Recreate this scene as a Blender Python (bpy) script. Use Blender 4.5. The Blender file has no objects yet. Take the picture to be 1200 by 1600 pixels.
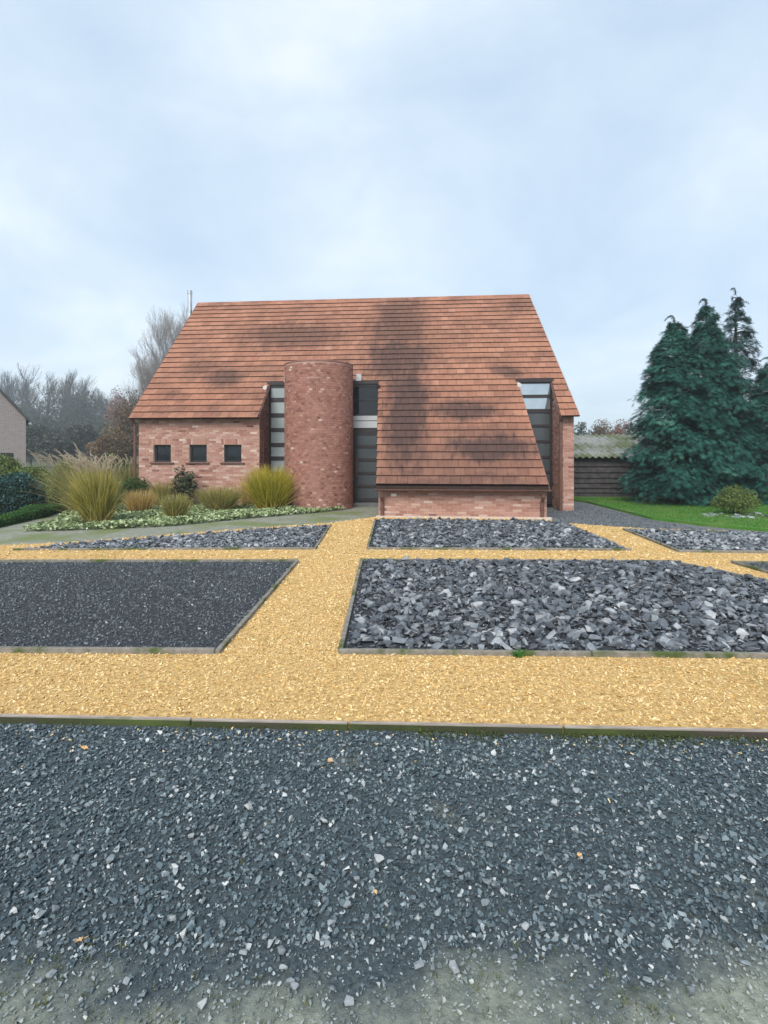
import bpy, bmesh, math, random
import numpy as np
from mathutils import Vector, Matrix, Euler

R = math.radians
rng = np.random.default_rng(7)
random.seed(7)
SC = bpy.context.scene
COL = SC.collection

# ------------------------------------------------------------------ camera, sky, sun, exposure
cam_d = bpy.data.cameras.new('camera')
cam = bpy.data.objects.new('camera', cam_d)
COL.objects.link(cam)
cam.location = (0, 0, 1.6)
cam.rotation_euler = (R(90), 0, 0)
cam_d.sensor_width = 36
cam_d.lens = 19.125
cam_d.shift_y = -0.05625
cam_d.clip_start = 0.05
cam_d.clip_end = 3000
SC.camera = cam

SUN_EL, SUN_AZ = 42, 198          # azimuth: compass angle of the sun seen from the camera, 0 = ahead (+Y), clockwise
world = bpy.data.worlds.new('World')
SC.world = world
world.use_nodes = True
wn, wl = world.node_tree.nodes, world.node_tree.links
wn.clear()
w_out = wn.new('ShaderNodeOutputWorld')
w_bg = wn.new('ShaderNodeBackground')
w_bg.inputs['Strength'].default_value = 0.1
w_sky = wn.new('ShaderNodeTexSky')
w_sky.sky_type = 'NISHITA'
w_sky.sun_disc = False
w_sky.sun_elevation = R(SUN_EL)
w_sky.sun_rotation = R(SUN_AZ)
w_sky.air_density = 1.0
w_sky.dust_density = 1.5
tc = wn.new('ShaderNodeTexCoord')
sep = wn.new('ShaderNodeSeparateXYZ')
wl.new(tc.outputs['Generated'], sep.inputs[0])
zadd = wn.new('ShaderNodeMath'); zadd.operation = 'ADD'; zadd.inputs[1].default_value = 0.32
zmax = wn.new('ShaderNodeMath'); zmax.operation = 'MAXIMUM'; zmax.inputs[1].default_value = 0.05
wl.new(sep.outputs[2], zadd.inputs[0]); wl.new(zadd.outputs[0], zmax.inputs[0])
dx = wn.new('ShaderNodeMath'); dx.operation = 'DIVIDE'
dy = wn.new('ShaderNodeMath'); dy.operation = 'DIVIDE'
wl.new(sep.outputs[0], dx.inputs[0]); wl.new(zmax.outputs[0], dx.inputs[1])
wl.new(sep.outputs[1], dy.inputs[0]); wl.new(zmax.outputs[0], dy.inputs[1])
comb = wn.new('ShaderNodeCombineXYZ')
wl.new(dx.outputs[0], comb.inputs[0]); wl.new(dy.outputs[0], comb.inputs[1])
n1 = wn.new('ShaderNodeTexNoise'); n1.inputs['Scale'].default_value = 1.45; n1.inputs['Detail'].default_value = 7; n1.inputs['Roughness'].default_value = 0.57; n1.inputs['Distortion'].default_value = 0.35
wmap = wn.new('ShaderNodeMapping'); wmap.inputs['Location'].default_value = (3.3, 1.15, 0.0)
wl.new(comb.outputs[0], wmap.inputs[0]); wl.new(wmap.outputs[0], n1.inputs['Vector'])
wr = wn.new('ShaderNodeValToRGB')
wl.new(n1.outputs['Fac'], wr.inputs[0])
e = wr.color_ramp.elements
e[0].position = 0.34; e[0].color = (2.2, 2.75, 3.38, 1)
e[1].position = 0.72; e[1].color = (3.65, 3.9, 4.1, 1)
m_ = e.new(0.52); m_.color = (2.7, 3.2, 3.72, 1)
wmix = wn.new('ShaderNodeMix'); wmix.data_type = 'RGBA'
wmix.inputs[0].default_value = 0.9
wl.new(w_sky.outputs[0], wmix.inputs[6]); wl.new(wr.outputs[0], wmix.inputs[7])
wl.new(wmix.outputs[2], w_bg.inputs['Color'])
wl.new(w_bg.outputs[0], w_out.inputs[0])

sun_d = bpy.data.lights.new('sun', 'SUN')
sun = bpy.data.objects.new('sun', sun_d)
COL.objects.link(sun)
sun_d.energy = 1.5
sun_d.angle = R(35)
sun_d.color = (1.0, 0.95, 0.88)
_d = Vector((math.sin(R(SUN_AZ)) * math.cos(R(SUN_EL)), math.cos(R(SUN_AZ)) * math.cos(R(SUN_EL)), math.sin(R(SUN_EL))))
sun.rotation_euler = _d.to_track_quat('Z', 'Y').to_euler()

SC.view_settings.view_transform = 'Standard'
SC.view_settings.look = 'None'
SC.view_settings.exposure = 1.47
SC.view_settings.gamma = 1.0
SC.view_settings.use_curve_mapping = False
SC.render.engine = 'CYCLES'
SC.cycles.use_denoising = True
SC.cycles.volume_bounces = 2
SC.cycles.max_bounces = 8

# ------------------------------------------------------------------ helpers
def tag(o, label=None, cat=None, group=None, kind=None):
    if label: o['label'] = label
    if cat: o['category'] = cat
    if group: o['group'] = group
    if kind: o['kind'] = kind
    return o

def empty(name, loc=(0, 0, 0), rz=0.0, parent=None):
    o = bpy.data.objects.new(name, None)
    o.location = loc
    o.rotation_euler = (0, 0, rz)
    o.empty_display_size = 0.2
    COL.objects.link(o)
    if parent: o.parent = parent
    return o

def link(name, me, parent=None, mat=None):
    if mat is not None and not me.materials: me.materials.append(mat)
    o = bpy.data.objects.new(name, me)
    COL.objects.link(o)
    if parent: o.parent = parent
    return o

def inst(name, me, parent, loc, rot=(0, 0, 0), scale=(1, 1, 1)):
    o = bpy.data.objects.new(name, me)
    o.location = loc; o.rotation_euler = rot; o.scale = scale
    COL.objects.link(o)
    if parent: o.parent = parent
    return o

def np_mesh(name, V, F, attrs=None, face_attrs=None, flat=True):
    """V (n,3), F (m,k) with one k for all faces."""
    V = np.asarray(V, dtype=np.float32); F = np.asarray(F, dtype=np.int32)
    me = bpy.data.meshes.new(name)
    m, k = F.shape
    me.vertices.add(len(V)); me.vertices.foreach_set('co', V.ravel())
    me.loops.add(m * k); me.loops.foreach_set('vertex_index', F.ravel())
    me.polygons.add(m)
    me.polygons.foreach_set('loop_start', np.arange(0, m * k, k, dtype=np.int32))
    me.polygons.foreach_set('loop_total', np.full(m, k, dtype=np.int32))
    for n, a in (attrs or {}).items():
        me.attributes.new(n, 'FLOAT', 'POINT').data.foreach_set('value', np.asarray(a, dtype=np.float32))
    for n, a in (face_attrs or {}).items():
        me.attributes.new(n, 'FLOAT', 'FACE').data.foreach_set('value', np.asarray(a, dtype=np.float32))
    if flat: me.attributes.new('sharp_face', 'BOOLEAN', 'FACE').data.foreach_set('value', np.ones(m, dtype=bool))
    me.update(calc_edges=True)
    return me

class MB:
    """collects boxes, prisms and tubes into one mesh"""
    def __init__(s): s.v = []; s.f = []
    def add(s, vs, fs):
        b = len(s.v); s.v += [tuple(p) for p in vs]; s.f += [tuple(b + i for i in f) for f in fs]
    def box(s, x0, x1, y0, y1, z0, z1):
        s.add([(x, y, z) for z in (z0, z1) for x, y in ((x0, y0), (x1, y0), (x1, y1), (x0, y1))],
              [(3, 2, 1, 0), (4, 5, 6, 7), (0, 1, 5, 4), (1, 2, 6, 5), (2, 3, 7, 6), (3, 0, 4, 7)])
    def prism(s, poly, ext):
        """poly: 3-D outline, ext: extrusion vector"""
        n = len(poly); a = [Vector(p) for p in poly]; b = [p + Vector(ext) for p in a]
        s.add(a + b, [tuple(range(n))[::-1], tuple(range(n, 2 * n))] + [(i, (i + 1) % n, n + (i + 1) % n, n + i) for i in range(n)])
    def tube(s, pts, radii, n=8, cap=True):
        pts = [Vector(p) for p in pts]
        if not hasattr(radii, '__len__'): radii = [radii] * len(pts)
        vs = []; fs = []
        for i, p in enumerate(pts):
            d = (pts[min(i + 1, len(pts) - 1)] - pts[max(i - 1, 0)]).normalized()
            a = d.orthogonal().normalized() if abs(d.z) > .9 else d.cross(Vector((0, 0, 1))).normalized()
            if abs(d.z) > .9: a = Vector((1, 0, 0)) - d * d.x; a.normalize()
            b = d.cross(a)
            for k in range(n):
                t = 2 * math.pi * k / n
                vs.append(p + (a * math.cos(t) + b * math.sin(t)) * radii[i])
        for i in range(len(pts) - 1):
            for k in range(n):
                fs.append((i * n + k, i * n + (k + 1) % n, (i + 1) * n + (k + 1) % n, (i + 1) * n + k))
        if cap:
            fs.append(tuple(range(n))[::-1]); fs.append(tuple((len(pts) - 1) * n + k for k in range(n)))
        s.add(vs, fs)
    def mesh(s, name, bevel=0.0):
        me = bpy.data.meshes.new(name); me.from_pydata(s.v, [], s.f)
        bm = bmesh.new(); bm.from_mesh(me)
        bmesh.ops.recalc_face_normals(bm, faces=bm.faces)
        if bevel:
            bmesh.ops.bevel(bm, geom=[e for e in bm.edges if len(e.link_faces) == 2 and e.calc_face_angle(0) > .6], offset=bevel, segments=1, affect='EDGES', profile=.5)
        bm.to_mesh(me); bm.free(); me.update()
        return me
    def build(s, name, mat, parent=None, bevel=0.0):
        return link(name, s.mesh(name, bevel), parent, mat)

def rot_mats(rx, ry, rz):
    """(n,3,3) for Euler XYZ, same convention as Blender"""
    cx, sx, cy, sy, cz, sz = np.cos(rx), np.sin(rx), np.cos(ry), np.sin(ry), np.cos(rz), np.sin(rz)
    M = np.empty((len(rx), 3, 3))
    M[:, 0, 0] = cy * cz; M[:, 0, 1] = sx * sy * cz - cx * sz; M[:, 0, 2] = cx * sy * cz + sx * sz
    M[:, 1, 0] = cy * sz; M[:, 1, 1] = sx * sy * sz + cx * cz; M[:, 1, 2] = cx * sy * sz - sx * cz
    M[:, 2, 0] = -sy; M[:, 2, 1] = sx * cy; M[:, 2, 2] = cx * cy
    return M

def mass(name, variants, P, E, S, tone, mat, parent=None, variant=None, kind='stuff', front_dark=None):
    """joins many transformed copies of triangle/quad templates (V,F) into one mesh with a per-face tone"""
    P = np.asarray(P, float); E = np.asarray(E, float); S = np.asarray(S, float); tone = np.asarray(tone, float)
    n = len(P)
    if n == 0: return None
    if variant is None: variant = rng.integers(0, len(variants), n)
    Vs, Fs, Ts = [], [], []; base = 0
    M = rot_mats(E[:, 0], E[:, 1], E[:, 2])
    for k, (v, f) in enumerate(variants):
        ix = np.nonzero(variant == k)[0]
        if not len(ix): continue
        vv = np.einsum('nij,nvj->nvi', M[ix], v[None] * S[ix][:, None, :]) + P[ix][:, None, :]
        ff = f[None] + (np.arange(len(ix)) * len(v))[:, None, None] + base
        tt = np.repeat(tone[ix][:, None], len(f), 1)
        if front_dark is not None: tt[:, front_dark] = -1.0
        Vs.append(vv.reshape(-1, 3)); Fs.append(ff.reshape(-1, f.shape[1])); Ts.append(tt.ravel())
        base += vv.shape[0] * vv.shape[1]
    me = np_mesh(name, np.concatenate(Vs), np.concatenate(Fs), None, {'tone': np.concatenate(Ts)})
    o = link(name, me, parent, mat)
    if kind: o['kind'] = kind
    return o

# ---- materials
def nodes_of(m):
    m.use_nodes = True
    t = m.node_tree
    return t, t.nodes['Principled BSDF']

def ramp(t, stops):
    r = t.nodes.new('ShaderNodeValToRGB'); e = r.color_ramp.elements
    while len(e) < len(stops): e.new(0.5)
    for x, (p, c) in zip(e, stops): x.position = p; x.color = (*c, 1)
    return r

def noise(t, scale, detail=4, rough=.55, vec=None, coord='Object', stretch=None):
    n = t.nodes.new('ShaderNodeTexNoise'); n.inputs['Scale'].default_value = scale
    n.inputs['Detail'].default_value = detail; n.inputs['Roughness'].default_value = rough
    if vec is None:
        if coord == 'Position':
            vec = t.nodes.new('ShaderNodeNewGeometry').outputs['Position']
        else:
            vec = t.nodes.new('ShaderNodeTexCoord').outputs[coord]
    if stretch:
        mp = t.nodes.new('ShaderNodeMapping'); mp.inputs['Scale'].default_value = stretch
        t.links.new(vec, mp.inputs[0]); vec = mp.outputs[0]
    t.links.new(vec, n.inputs['Vector'])
    return n

def math_(t, op, a, b=None, clamp=False):
    n = t.nodes.new('ShaderNodeMath'); n.operation = op; n.use_clamp = clamp
    for i, x in enumerate((a, b)):
        if x is None: continue
        if isinstance(x, (int, float)): n.inputs[i].default_value = x
        else: t.links.new(x, n.inputs[i])
    return n.outputs[0]

def mixc(t, fac, a, b, mode='MIX'):
    n = t.nodes.new('ShaderNodeMix'); n.data_type = 'RGBA'; n.blend_type = mode
    for i, x in ((0, fac), (6, a), (7, b)):
        if isinstance(x, (int, float)): n.inputs[i].default_value = x
        elif isinstance(x, tuple): n.inputs[i].default_value = (*x, 1)
        else: t.links.new(x, n.inputs[i])
    return n.outputs[2]

def bump(t, b, height, strength=.4, dist=.01):
    n = t.nodes.new('ShaderNodeBump'); n.inputs['Strength'].default_value = strength; n.inputs['Distance'].default_value = dist
    t.links.new(height, n.inputs['Height']); t.links.new(n.outputs[0], b.inputs['Normal'])

def plain(name, c, rough=.7, metal=0.0, var=.25, scale=6.0, spec=.5):
    m = bpy.data.materials.new(name); t, b = nodes_of(m)
    n = noise(t, scale, 5, coord='Position')
    lo = tuple(x * (1 - var) for x in c); hi = tuple(min(1, x * (1 + var)) for x in c)
    r = ramp(t, [(.3, lo), (.7, hi)]); t.links.new(n.outputs['Fac'], r.inputs[0])
    t.links.new(r.outputs[0], b.inputs['Base Color'])
    b.inputs['Roughness'].default_value = rough; b.inputs['Metallic'].default_value = metal
    b.inputs['Specular IOR Level'].default_value = spec
    return m

def toned(name, stops, rough=.8, var=.35, nscale=40., bumps=.3, bdist=.004, objrand=.35, spec=.4, transl=0.0, attr='tone', patch=None):
    """colour ramp over a per-piece 'tone' plus fine grain; patch = (scale, colour, threshold) large worn areas"""
    m = bpy.data.materials.new(name); t, b = nodes_of(m)
    a = t.nodes.new('ShaderNodeAttribute'); a.attribute_name = attr
    f = a.outputs['Fac']
    if objrand:
        oi = t.nodes.new('ShaderNodeObjectInfo')
        f = math_(t, 'ADD', math_(t, 'MULTIPLY', f, 1 - objrand), math_(t, 'MULTIPLY', oi.outputs['Random'], objrand))
    r = ramp(t, stops); t.links.new(f, r.inputs[0])
    n = noise(t, nscale, 4, .6, coord='Position')
    c = mixc(t, var, r.outputs[0], ramp_out(t, n.outputs['Fac']), 'MULTIPLY')
    if patch:
        p = noise(t, patch[0], 4, .6, coord='Position')
        pr = t.nodes.new('ShaderNodeMapRange'); pr.inputs['From Min'].default_value = patch[2]; pr.inputs['From Max'].default_value = patch[2] + .15
        t.links.new(p.outputs['Fac'], pr.inputs['Value'])
        c = mixc(t, math_(t, 'MULTIPLY', pr.outputs[0], patch[3]), c, patch[1])
    t.links.new(c, b.inputs['Base Color'])
    b.inputs['Roughness'].default_value = rough; b.inputs['Specular IOR Level'].default_value = spec
    if bumps: bump(t, b, n.outputs['Fac'], bumps, bdist)
    if transl:
        tr = t.nodes.new('ShaderNodeBsdfTranslucent'); t.links.new(c, tr.inputs['Color'])
        mx = t.nodes.new('ShaderNodeMixShader'); mx.inputs[0].default_value = transl
        out = t.nodes['Material Output']
        t.links.new(b.outputs[0], mx.inputs[1]); t.links.new(tr.outputs[0], mx.inputs[2]); t.links.new(mx.outputs[0], out.inputs[0])
    return m

def ramp_out(t, fac):
    r = ramp(t, [(.25, (.35, .35, .35)), (.75, (1.25, 1.25, 1.25))]); t.links.new(fac, r.inputs[0])
    return r.outputs[0]

def ground_mat(name, layers, rough=.9, bs=.5, bd=.02, bscale=60.):
    """layers: [(noise scale, lo, hi colour stops)] first one is the base, others mix over by their own noise"""
    m = bpy.data.materials.new(name); t, b = nodes_of(m)
    c = None
    for sc, stops, thr in layers:
        n = noise(t, sc, 6, .65, coord='Position'); r = ramp(t, stops); t.links.new(n.outputs['Fac'], r.inputs[0])
        if c is None: c = r.outputs[0]
        else:
            k = noise(t, thr[0], 4, .6, coord='Position')
            mr = t.nodes.new('ShaderNodeMapRange'); mr.inputs['From Min'].default_value = thr[1]; mr.inputs['From Max'].default_value = thr[2]
            t.links.new(k.outputs['Fac'], mr.inputs['Value'])
            c = mixc(t, mr.outputs[0], c, r.outputs[0])
    t.links.new(c, b.inputs['Base Color']); b.inputs['Roughness'].default_value = rough
    b.inputs['Specular IOR Level'].default_value = .25
    n = noise(t, bscale, 6, .7, coord='Position'); bump(t, b, n.outputs['Fac'], bs, bd)
    return m

# colours
M_timber = ground_mat('weathered_timber', [(14, [(.3, (.13, .12, .10)), (.7, (.27, .25, .22))], None),
                                           (30, [(.3, (.05, .07, .025)), (.7, (.09, .12, .04))], (3.0, .50, .62))], .85, .4, .004, 90)
M_timber_moss = bpy.data.materials.new('mossy_timber')
t, b = nodes_of(M_timber_moss)
g = t.nodes.new('ShaderNodeNewGeometry'); sp_ = t.nodes.new('ShaderNodeSeparateXYZ'); t.links.new(g.outputs['Normal'], sp_.inputs[0])
n_ = noise(t, 16, 5, .6, coord='Position', stretch=(.35, 3, 3)); wd_ = ramp(t, [(.3, (.20, .165, .145)), (.7, (.40, .34, .31))]); t.links.new(n_.outputs['Fac'], wd_.inputs[0])
k_ = noise(t, 1.1, 5, .65, coord='Position'); mo_ = ramp(t, [(.35, (.055, .042, .035)), (.5, (.035, .045, .014)), (.7, (.07, .10, .02))]); t.links.new(k_.outputs['Fac'], mo_.inputs[0])
edge_ = t.nodes.new('ShaderNodeMapRange'); edge_.inputs['From Min'].default_value = .45; edge_.inputs['From Max'].default_value = .9; t.links.new(sp_.outputs[2], edge_.inputs['Value'])
k2_ = noise(t, 5, 4, .6, coord='Position'); m2_ = t.nodes.new('ShaderNodeMapRange'); m2_.inputs['From Min'].default_value = .56; m2_.inputs['From Max'].default_value = .7; t.links.new(k2_.outputs['Fac'], m2_.inputs['Value'])
top_ = mixc(t, math_(t, 'MULTIPLY', m2_.outputs[0], .7), wd_.outputs[0], (.08, .09, .035))
t.links.new(mixc(t, edge_.outputs[0], mo_.outputs[0], top_), b.inputs['Base Color']); b.inputs['Roughness'].default_value = .9
bump(t, b, n_.outputs['Fac'], .5, .004)
M_slate = toned('slate', [(0, (.022, .027, .034)), (.3, (.075, .088, .105)), (.6, (.18, .20, .222)), (.82, (.34, .36, .38)), (1, (.50, .51, .52))], .42, .6, 18, .5, .006, .3, .6)
M_gravel = toned('dark_gravel', [(0, (.022, .038, .048)), (.4, (.068, .102, .121)), (.7, (.15, .195, .215)), (.86, (.30, .345, .362)), (1, (.54, .56, .555))], .55, .4, 60, .3, .003, .0, .5,
                patch=(2.3, (.17, .185, .155), .64, .25))
def dusty(m, lo, hi, col, amt):
    """the worn, mossy verge of the drive: colour settles over everything south of a wavering line in world Y"""
    t, b = m.node_tree, m.node_tree.nodes['Principled BSDF']
    src = b.inputs['Base Color'].links[0].from_socket
    g = t.nodes.new('ShaderNodeNewGeometry'); sp_ = t.nodes.new('ShaderNodeSeparateXYZ'); t.links.new(g.outputs['Position'], sp_.inputs[0])
    n_ = noise(t, 2.2, 5, .65, coord='Position'); f_ = noise(t, 24, 3, .6, coord='Position')
    yy = math_(t, 'ADD', sp_.outputs[1], math_(t, 'MULTIPLY', math_(t, 'SUBTRACT', n_.outputs['Fac'], .5), 1.1))
    mr = t.nodes.new('ShaderNodeMapRange'); mr.inputs['From Min'].default_value = hi; mr.inputs['From Max'].default_value = lo; t.links.new(yy, mr.inputs['Value'])
    cr = ramp(t, [(.3, tuple(x * .7 for x in col)), (.7, tuple(x * 1.25 for x in col))]); t.links.new(f_.outputs['Fac'], cr.inputs[0])
    t.links.new(mixc(t, math_(t, 'MULTIPLY', mr.outputs[0], amt), src, cr.outputs[0]), b.inputs['Base Color'])
dusty(M_gravel, 1.42, 1.74, (.30, .325, .275), .78)
M_stone = toned('loose_stone', [(0, (.10, .12, .13)), (.6, (.22, .25, .27)), (1, (.45, .46, .45))], .6, .4, 60, .3, .003, .6, .5)
M_yellow = toned('yellow_gravel', [(0, (.34, .19, .065)), (.3, (.62, .40, .145)), (.65, (.76, .555, .26)), (1, (.84, .70, .44))], .8, .35, 70, .3, .003, .0, .3)
M_lava = toned('fine_dark_gravel', [(0, (.058, .070, .079)), (.6, (.135, .158, .174)), (.92, (.13, .143, .155)), (1, (.38, .39, .38))], .7, .3, 60, 0, .003, .0, .4)
BR = [(0, (.07, .032, .028)), (.13, (.18, .08, .065)), (.32, (.34, .172, .13)), (.6, (.445, .255, .202)), (.85, (.54, .385, .325)), (1, (.66, .55, .48))]
M_brick = toned('brick', BR, .9, .3, 60, .4, .004, .15, .2)
M_brick_red = toned('tower_brick', [(0, (.11, .048, .04)), (.2, (.22, .095, .072)), (.5, (.325, .15, .115)), (.8, (.40, .21, .165)), (1, (.60, .47, .40))], .9, .3, 60, .4, .004, .15, .2)
M_mortar = plain('mortar', (.46, .39, .355), .95, 0, .2, 20, .1)
M_mortar_red = plain('tower_mortar', (.36, .26, .225), .95, 0, .2, 20, .1)
M_brown = plain('brown_painted_metal', (.12, .058, .044), .45, 0, .25, 8)
M_frame = plain('dark_frame', (.018, .012, .014), .45, 0, .2, 10)
M_deck = plain('roof_underlay', (.035, .022, .018), .95, 0, .2, 10, .1)
M_zinc = plain('zinc', (.50, .54, .57), .4, .7, .15, 5)
M_lead = plain('lead_flashing', (.42, .45, .46), .55, .3, .2, 9)
M_white = plain('white_plastic', (.75, .75, .72), .5, 0, .05, 9)
M_black = plain('black_plastic', (.02, .02, .022), .4, 0, .1, 9)
M_panel = plain('grey_panel', (.40, .43, .45), .45, 0, .1, 4)
M_concrete = plain('concrete_strip', (.50, .43, .36), .9, 0, .2, 15, .2)
M_inside = plain('dark_interior', (.03, .03, .032), .9, 0, .2, 3, .1)

def glass_mat(name, c, rough=.06, metal=0.0, coat=.0):
    m = bpy.data.materials.new(name); t, b = nodes_of(m)
    n = noise(t, .9, 2, coord='Position')
    r = ramp(t, [(.3, tuple(x * .8 for x in c)), (.7, tuple(x * 1.15 for x in c))]); t.links.new(n.outputs['Fac'], r.inputs[0])
    t.links.new(r.outputs[0], b.inputs['Base Color'])
    b.inputs['Roughness'].default_value = rough; b.inputs['Coat Weight'].default_value = coat; b.inputs['Coat Roughness'].default_value = .02
    b.inputs['IOR'].default_value = 1.52; b.inputs['Metallic'].default_value = metal
    return m
M_glass_dark = glass_mat('dark_glass', (.008, .012, .016))
M_glass_pale = glass_mat('blind_behind_glass', (.27, .31, .32), .25)
M_glass_door = glass_mat('door_glass', (.058, .068, .076), .15)
M_glass_sky = glass_mat('mirror_glass', (.52, .58, .62), .04, .8)

# roof tiles with the stains the real roof has (shapes fixed on the roof, in world metres)
HOX, HOY, HTH = -7.63, 16.68, R(5.03)
HC, HS = math.cos(HTH), math.sin(HTH)
EAVE, RIDGE, RUN, HL = 2.9, 7.57, 4.87, 13.17
SLOPE = (RIDGE - EAVE) / RUN
PITCH = math.atan(SLOPE)
def tile_mat():
    m = bpy.data.materials.new('clay_tile'); t, b = nodes_of(m)
    a = t.nodes.new('ShaderNodeAttribute'); a.attribute_name = 'tone'
    r = ramp(t, [(0, (.235, .102, .070)), (.4, (.305, .141, .090)), (.75, (.355, .170, .108)), (1, (.42, .215, .15))])
    oi = t.nodes.new('ShaderNodeObjectInfo')
    f = math_(t, 'ADD', math_(t, 'MULTIPLY', a.outputs['Fac'], .85), math_(t, 'MULTIPLY', oi.outputs['Random'], .15))
    t.links.new(f, r.inputs[0])
    g = t.nodes.new('ShaderNodeNewGeometry')
    mp = t.nodes.new('ShaderNodeMapping'); mp.vector_type = 'POINT'
    # world -> house axes
    mp.inputs['Rotation'].default_value = (0, 0, HTH)
    mp.inputs['Location'].default_value = (-(HC * HOX - HS * HOY), -(HS * HOX + HC * HOY), 0)
    t.links.new(g.outputs['Position'], mp.inputs[0])
    hv = mp.outputs[0]
    wob = noise(t, 1.1, 4, .6, vec=hv)
    wobv = t.nodes.new('ShaderNodeVectorMath'); wobv.operation = 'SUBTRACT'; t.links.new(wob.outputs['Color'], wobv.inputs[0]); wobv.inputs[1].default_value = (.5, .5, .5)
    ws = t.nodes.new('ShaderNodeVectorMath'); ws.operation = 'SCALE'; ws.inputs['Scale'].default_value = .7; t.links.new(wobv.outputs[0], ws.inputs[0])
    va = t.nodes.new('ShaderNodeVectorMath'); va.operation = 'ADD'; t.links.new(hv, va.inputs[0]); t.links.new(ws.outputs[0], va.inputs[1])
    total = None
    se = noise(t, 2.6, 6, .72, vec=hv, stretch=(1.7, .55, .55))
    sten = math_(t, 'MULTIPLY', math_(t, 'SUBTRACT', se.outputs['Fac'], .5), 1.7)
    # centre u, centre v, half u, half v, strength
    for cu, cv, ru, rv, s in [(8.35, .0, .68, 2.1, 1.0), (7.95, 1.9, 1.15, 1.1, .9), (7.9, 3.4, 1.1, 1.5, .75), (9.8, -1.75, 2.4, .8, .55), (9.6, -2.1, 2.3, .25, .75), (10.6, -1.25, 1.3, .45, 1.0), (10.3, -.75, 1.3, .28, .55), (8.4, -1.4, .8, .35, .8), (8.0, -2.0, .9, .2, .4),
                              (10.0, -.05, 1.0, .34, .9), (11.4, 1.35, .45, .3, .8), (9.8, -2.0, 1.7, .2, .5), (10.9, 1.75, .9, .18, .4), (2.35, 1.2, .8, .4, .8), (1.5, 1.6, .7, .3, .6), (4.2, 3.0, 2.0, .6, .7), (4.6, 2.5, .8, .25, .5), (12.3, 4.3, .8, .35, .55), (9.3, 2.9, 1.4, .3, .3), (3.6, 1.5, 1.0, .25, .35), (8.3, -.6, .55, .9, .55)]:
        s1 = t.nodes.new('ShaderNodeVectorMath'); s1.operation = 'SUBTRACT'; t.links.new(va.outputs[0], s1.inputs[0]); s1.inputs[1].default_value = (cu, cv, 0)
        s2 = t.nodes.new('ShaderNodeVectorMath'); s2.operation = 'MULTIPLY'; t.links.new(s1.outputs[0], s2.inputs[0]); s2.inputs[1].default_value = (1 / ru, 1 / rv, 0)
        ln = t.nodes.new('ShaderNodeVectorMath'); ln.operation = 'LENGTH'; t.links.new(s2.outputs[0], ln.inputs[0])
        mr = t.nodes.new('ShaderNodeMapRange'); mr.interpolation_type = 'SMOOTHSTEP'
        mr.inputs['From Min'].default_value = 1.55; mr.inputs['From Max'].default_value = .45; mr.inputs['To Max'].default_value = s
        t.links.new(math_(t, 'ADD', ln.outputs['Value'], sten), mr.inputs['Value'])
        total = mr.outputs[0] if total is None else math_(t, 'MAXIMUM', total, mr.outputs[0])
    st = noise(t, 3.6, 6, .7, vec=hv, stretch=(2.6, .45, .45))
    stm = t.nodes.new('ShaderNodeMapRange'); stm.inputs['From Min'].default_value = .35; stm.inputs['From Max'].default_value = .7; stm.inputs['To Min'].default_value = .45
    t.links.new(st.outputs['Fac'], stm.inputs['Value'])
    fine = noise(t, 26, 4, .6, vec=hv, stretch=(3, .6, .6))
    finem = t.nodes.new('ShaderNodeMapRange'); finem.inputs['From Min'].default_value = .4; finem.inputs['From Max'].default_value = .75; finem.inputs['To Max'].default_value = .35
    t.links.new(fine.outputs['Fac'], finem.inputs['Value'])
    tl = math_(t, 'MULTIPLY', a.outputs['Fac'], .5)
    amt = math_(t, 'MULTIPLY', total, math_(t, 'ADD', math_(t, 'MULTIPLY', stm.outputs[0], .5), .62), True)
    gen = noise(t, .9, 6, .7, vec=hv, stretch=(1, 1.6, 1))
    genm = t.nodes.new('ShaderNodeMapRange'); genm.inputs['From Min'].default_value = .46; genm.inputs['From Max'].default_value = .72; genm.inputs['To Max'].default_value = .62
    t.links.new(gen.outputs['Fac'], genm.inputs['Value'])
    amt = math_(t, 'ADD', math_(t, 'MAXIMUM', amt, genm.outputs[0]), math_(t, 'MULTIPLY', finem.outputs[0], .5), True)
    c = mixc(t, math_(t, 'MULTIPLY', amt, .93), r.outputs[0], (.055, .034, .031))
    # shadow line between courses, painted on each tile's lower lip (tone -1)
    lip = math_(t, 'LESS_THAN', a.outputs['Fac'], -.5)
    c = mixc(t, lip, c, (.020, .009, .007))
    t.links.new(c, b.inputs['Base Color']); b.inputs['Roughness'].default_value = .85; b.inputs['Specular IOR Level'].default_value = .25
    bump(t, b, fine.outputs['Fac'], .25, .004)
    return m
M_tile = tile_mat()

# ------------------------------------------------------------------ ground
def sheet(name, pts, z, mat, kind='structure', depth=0.0):
    b = MB()
    if depth: b.prism([(x, y, z - depth) for x, y in pts], (0, 0, depth))
    else: b.add([(x, y, z) for x, y in pts], [tuple(range(len(pts)))])
    me = bpy.data.meshes.new(name); me.from_pydata(b.v, [], b.f)
    bm = bmesh.new(); bm.from_mesh(me); bmesh.ops.triangulate(bm, faces=bm.faces)
    bmesh.ops.recalc_face_normals(bm, faces=bm.faces)
    if not depth:
        for f in bm.faces:
            if f.normal.z < 0: f.normal_flip()
    bm.to_mesh(me); bm.free()
    o = link(name, me, None, mat); o['kind'] = kind
    return o

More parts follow.
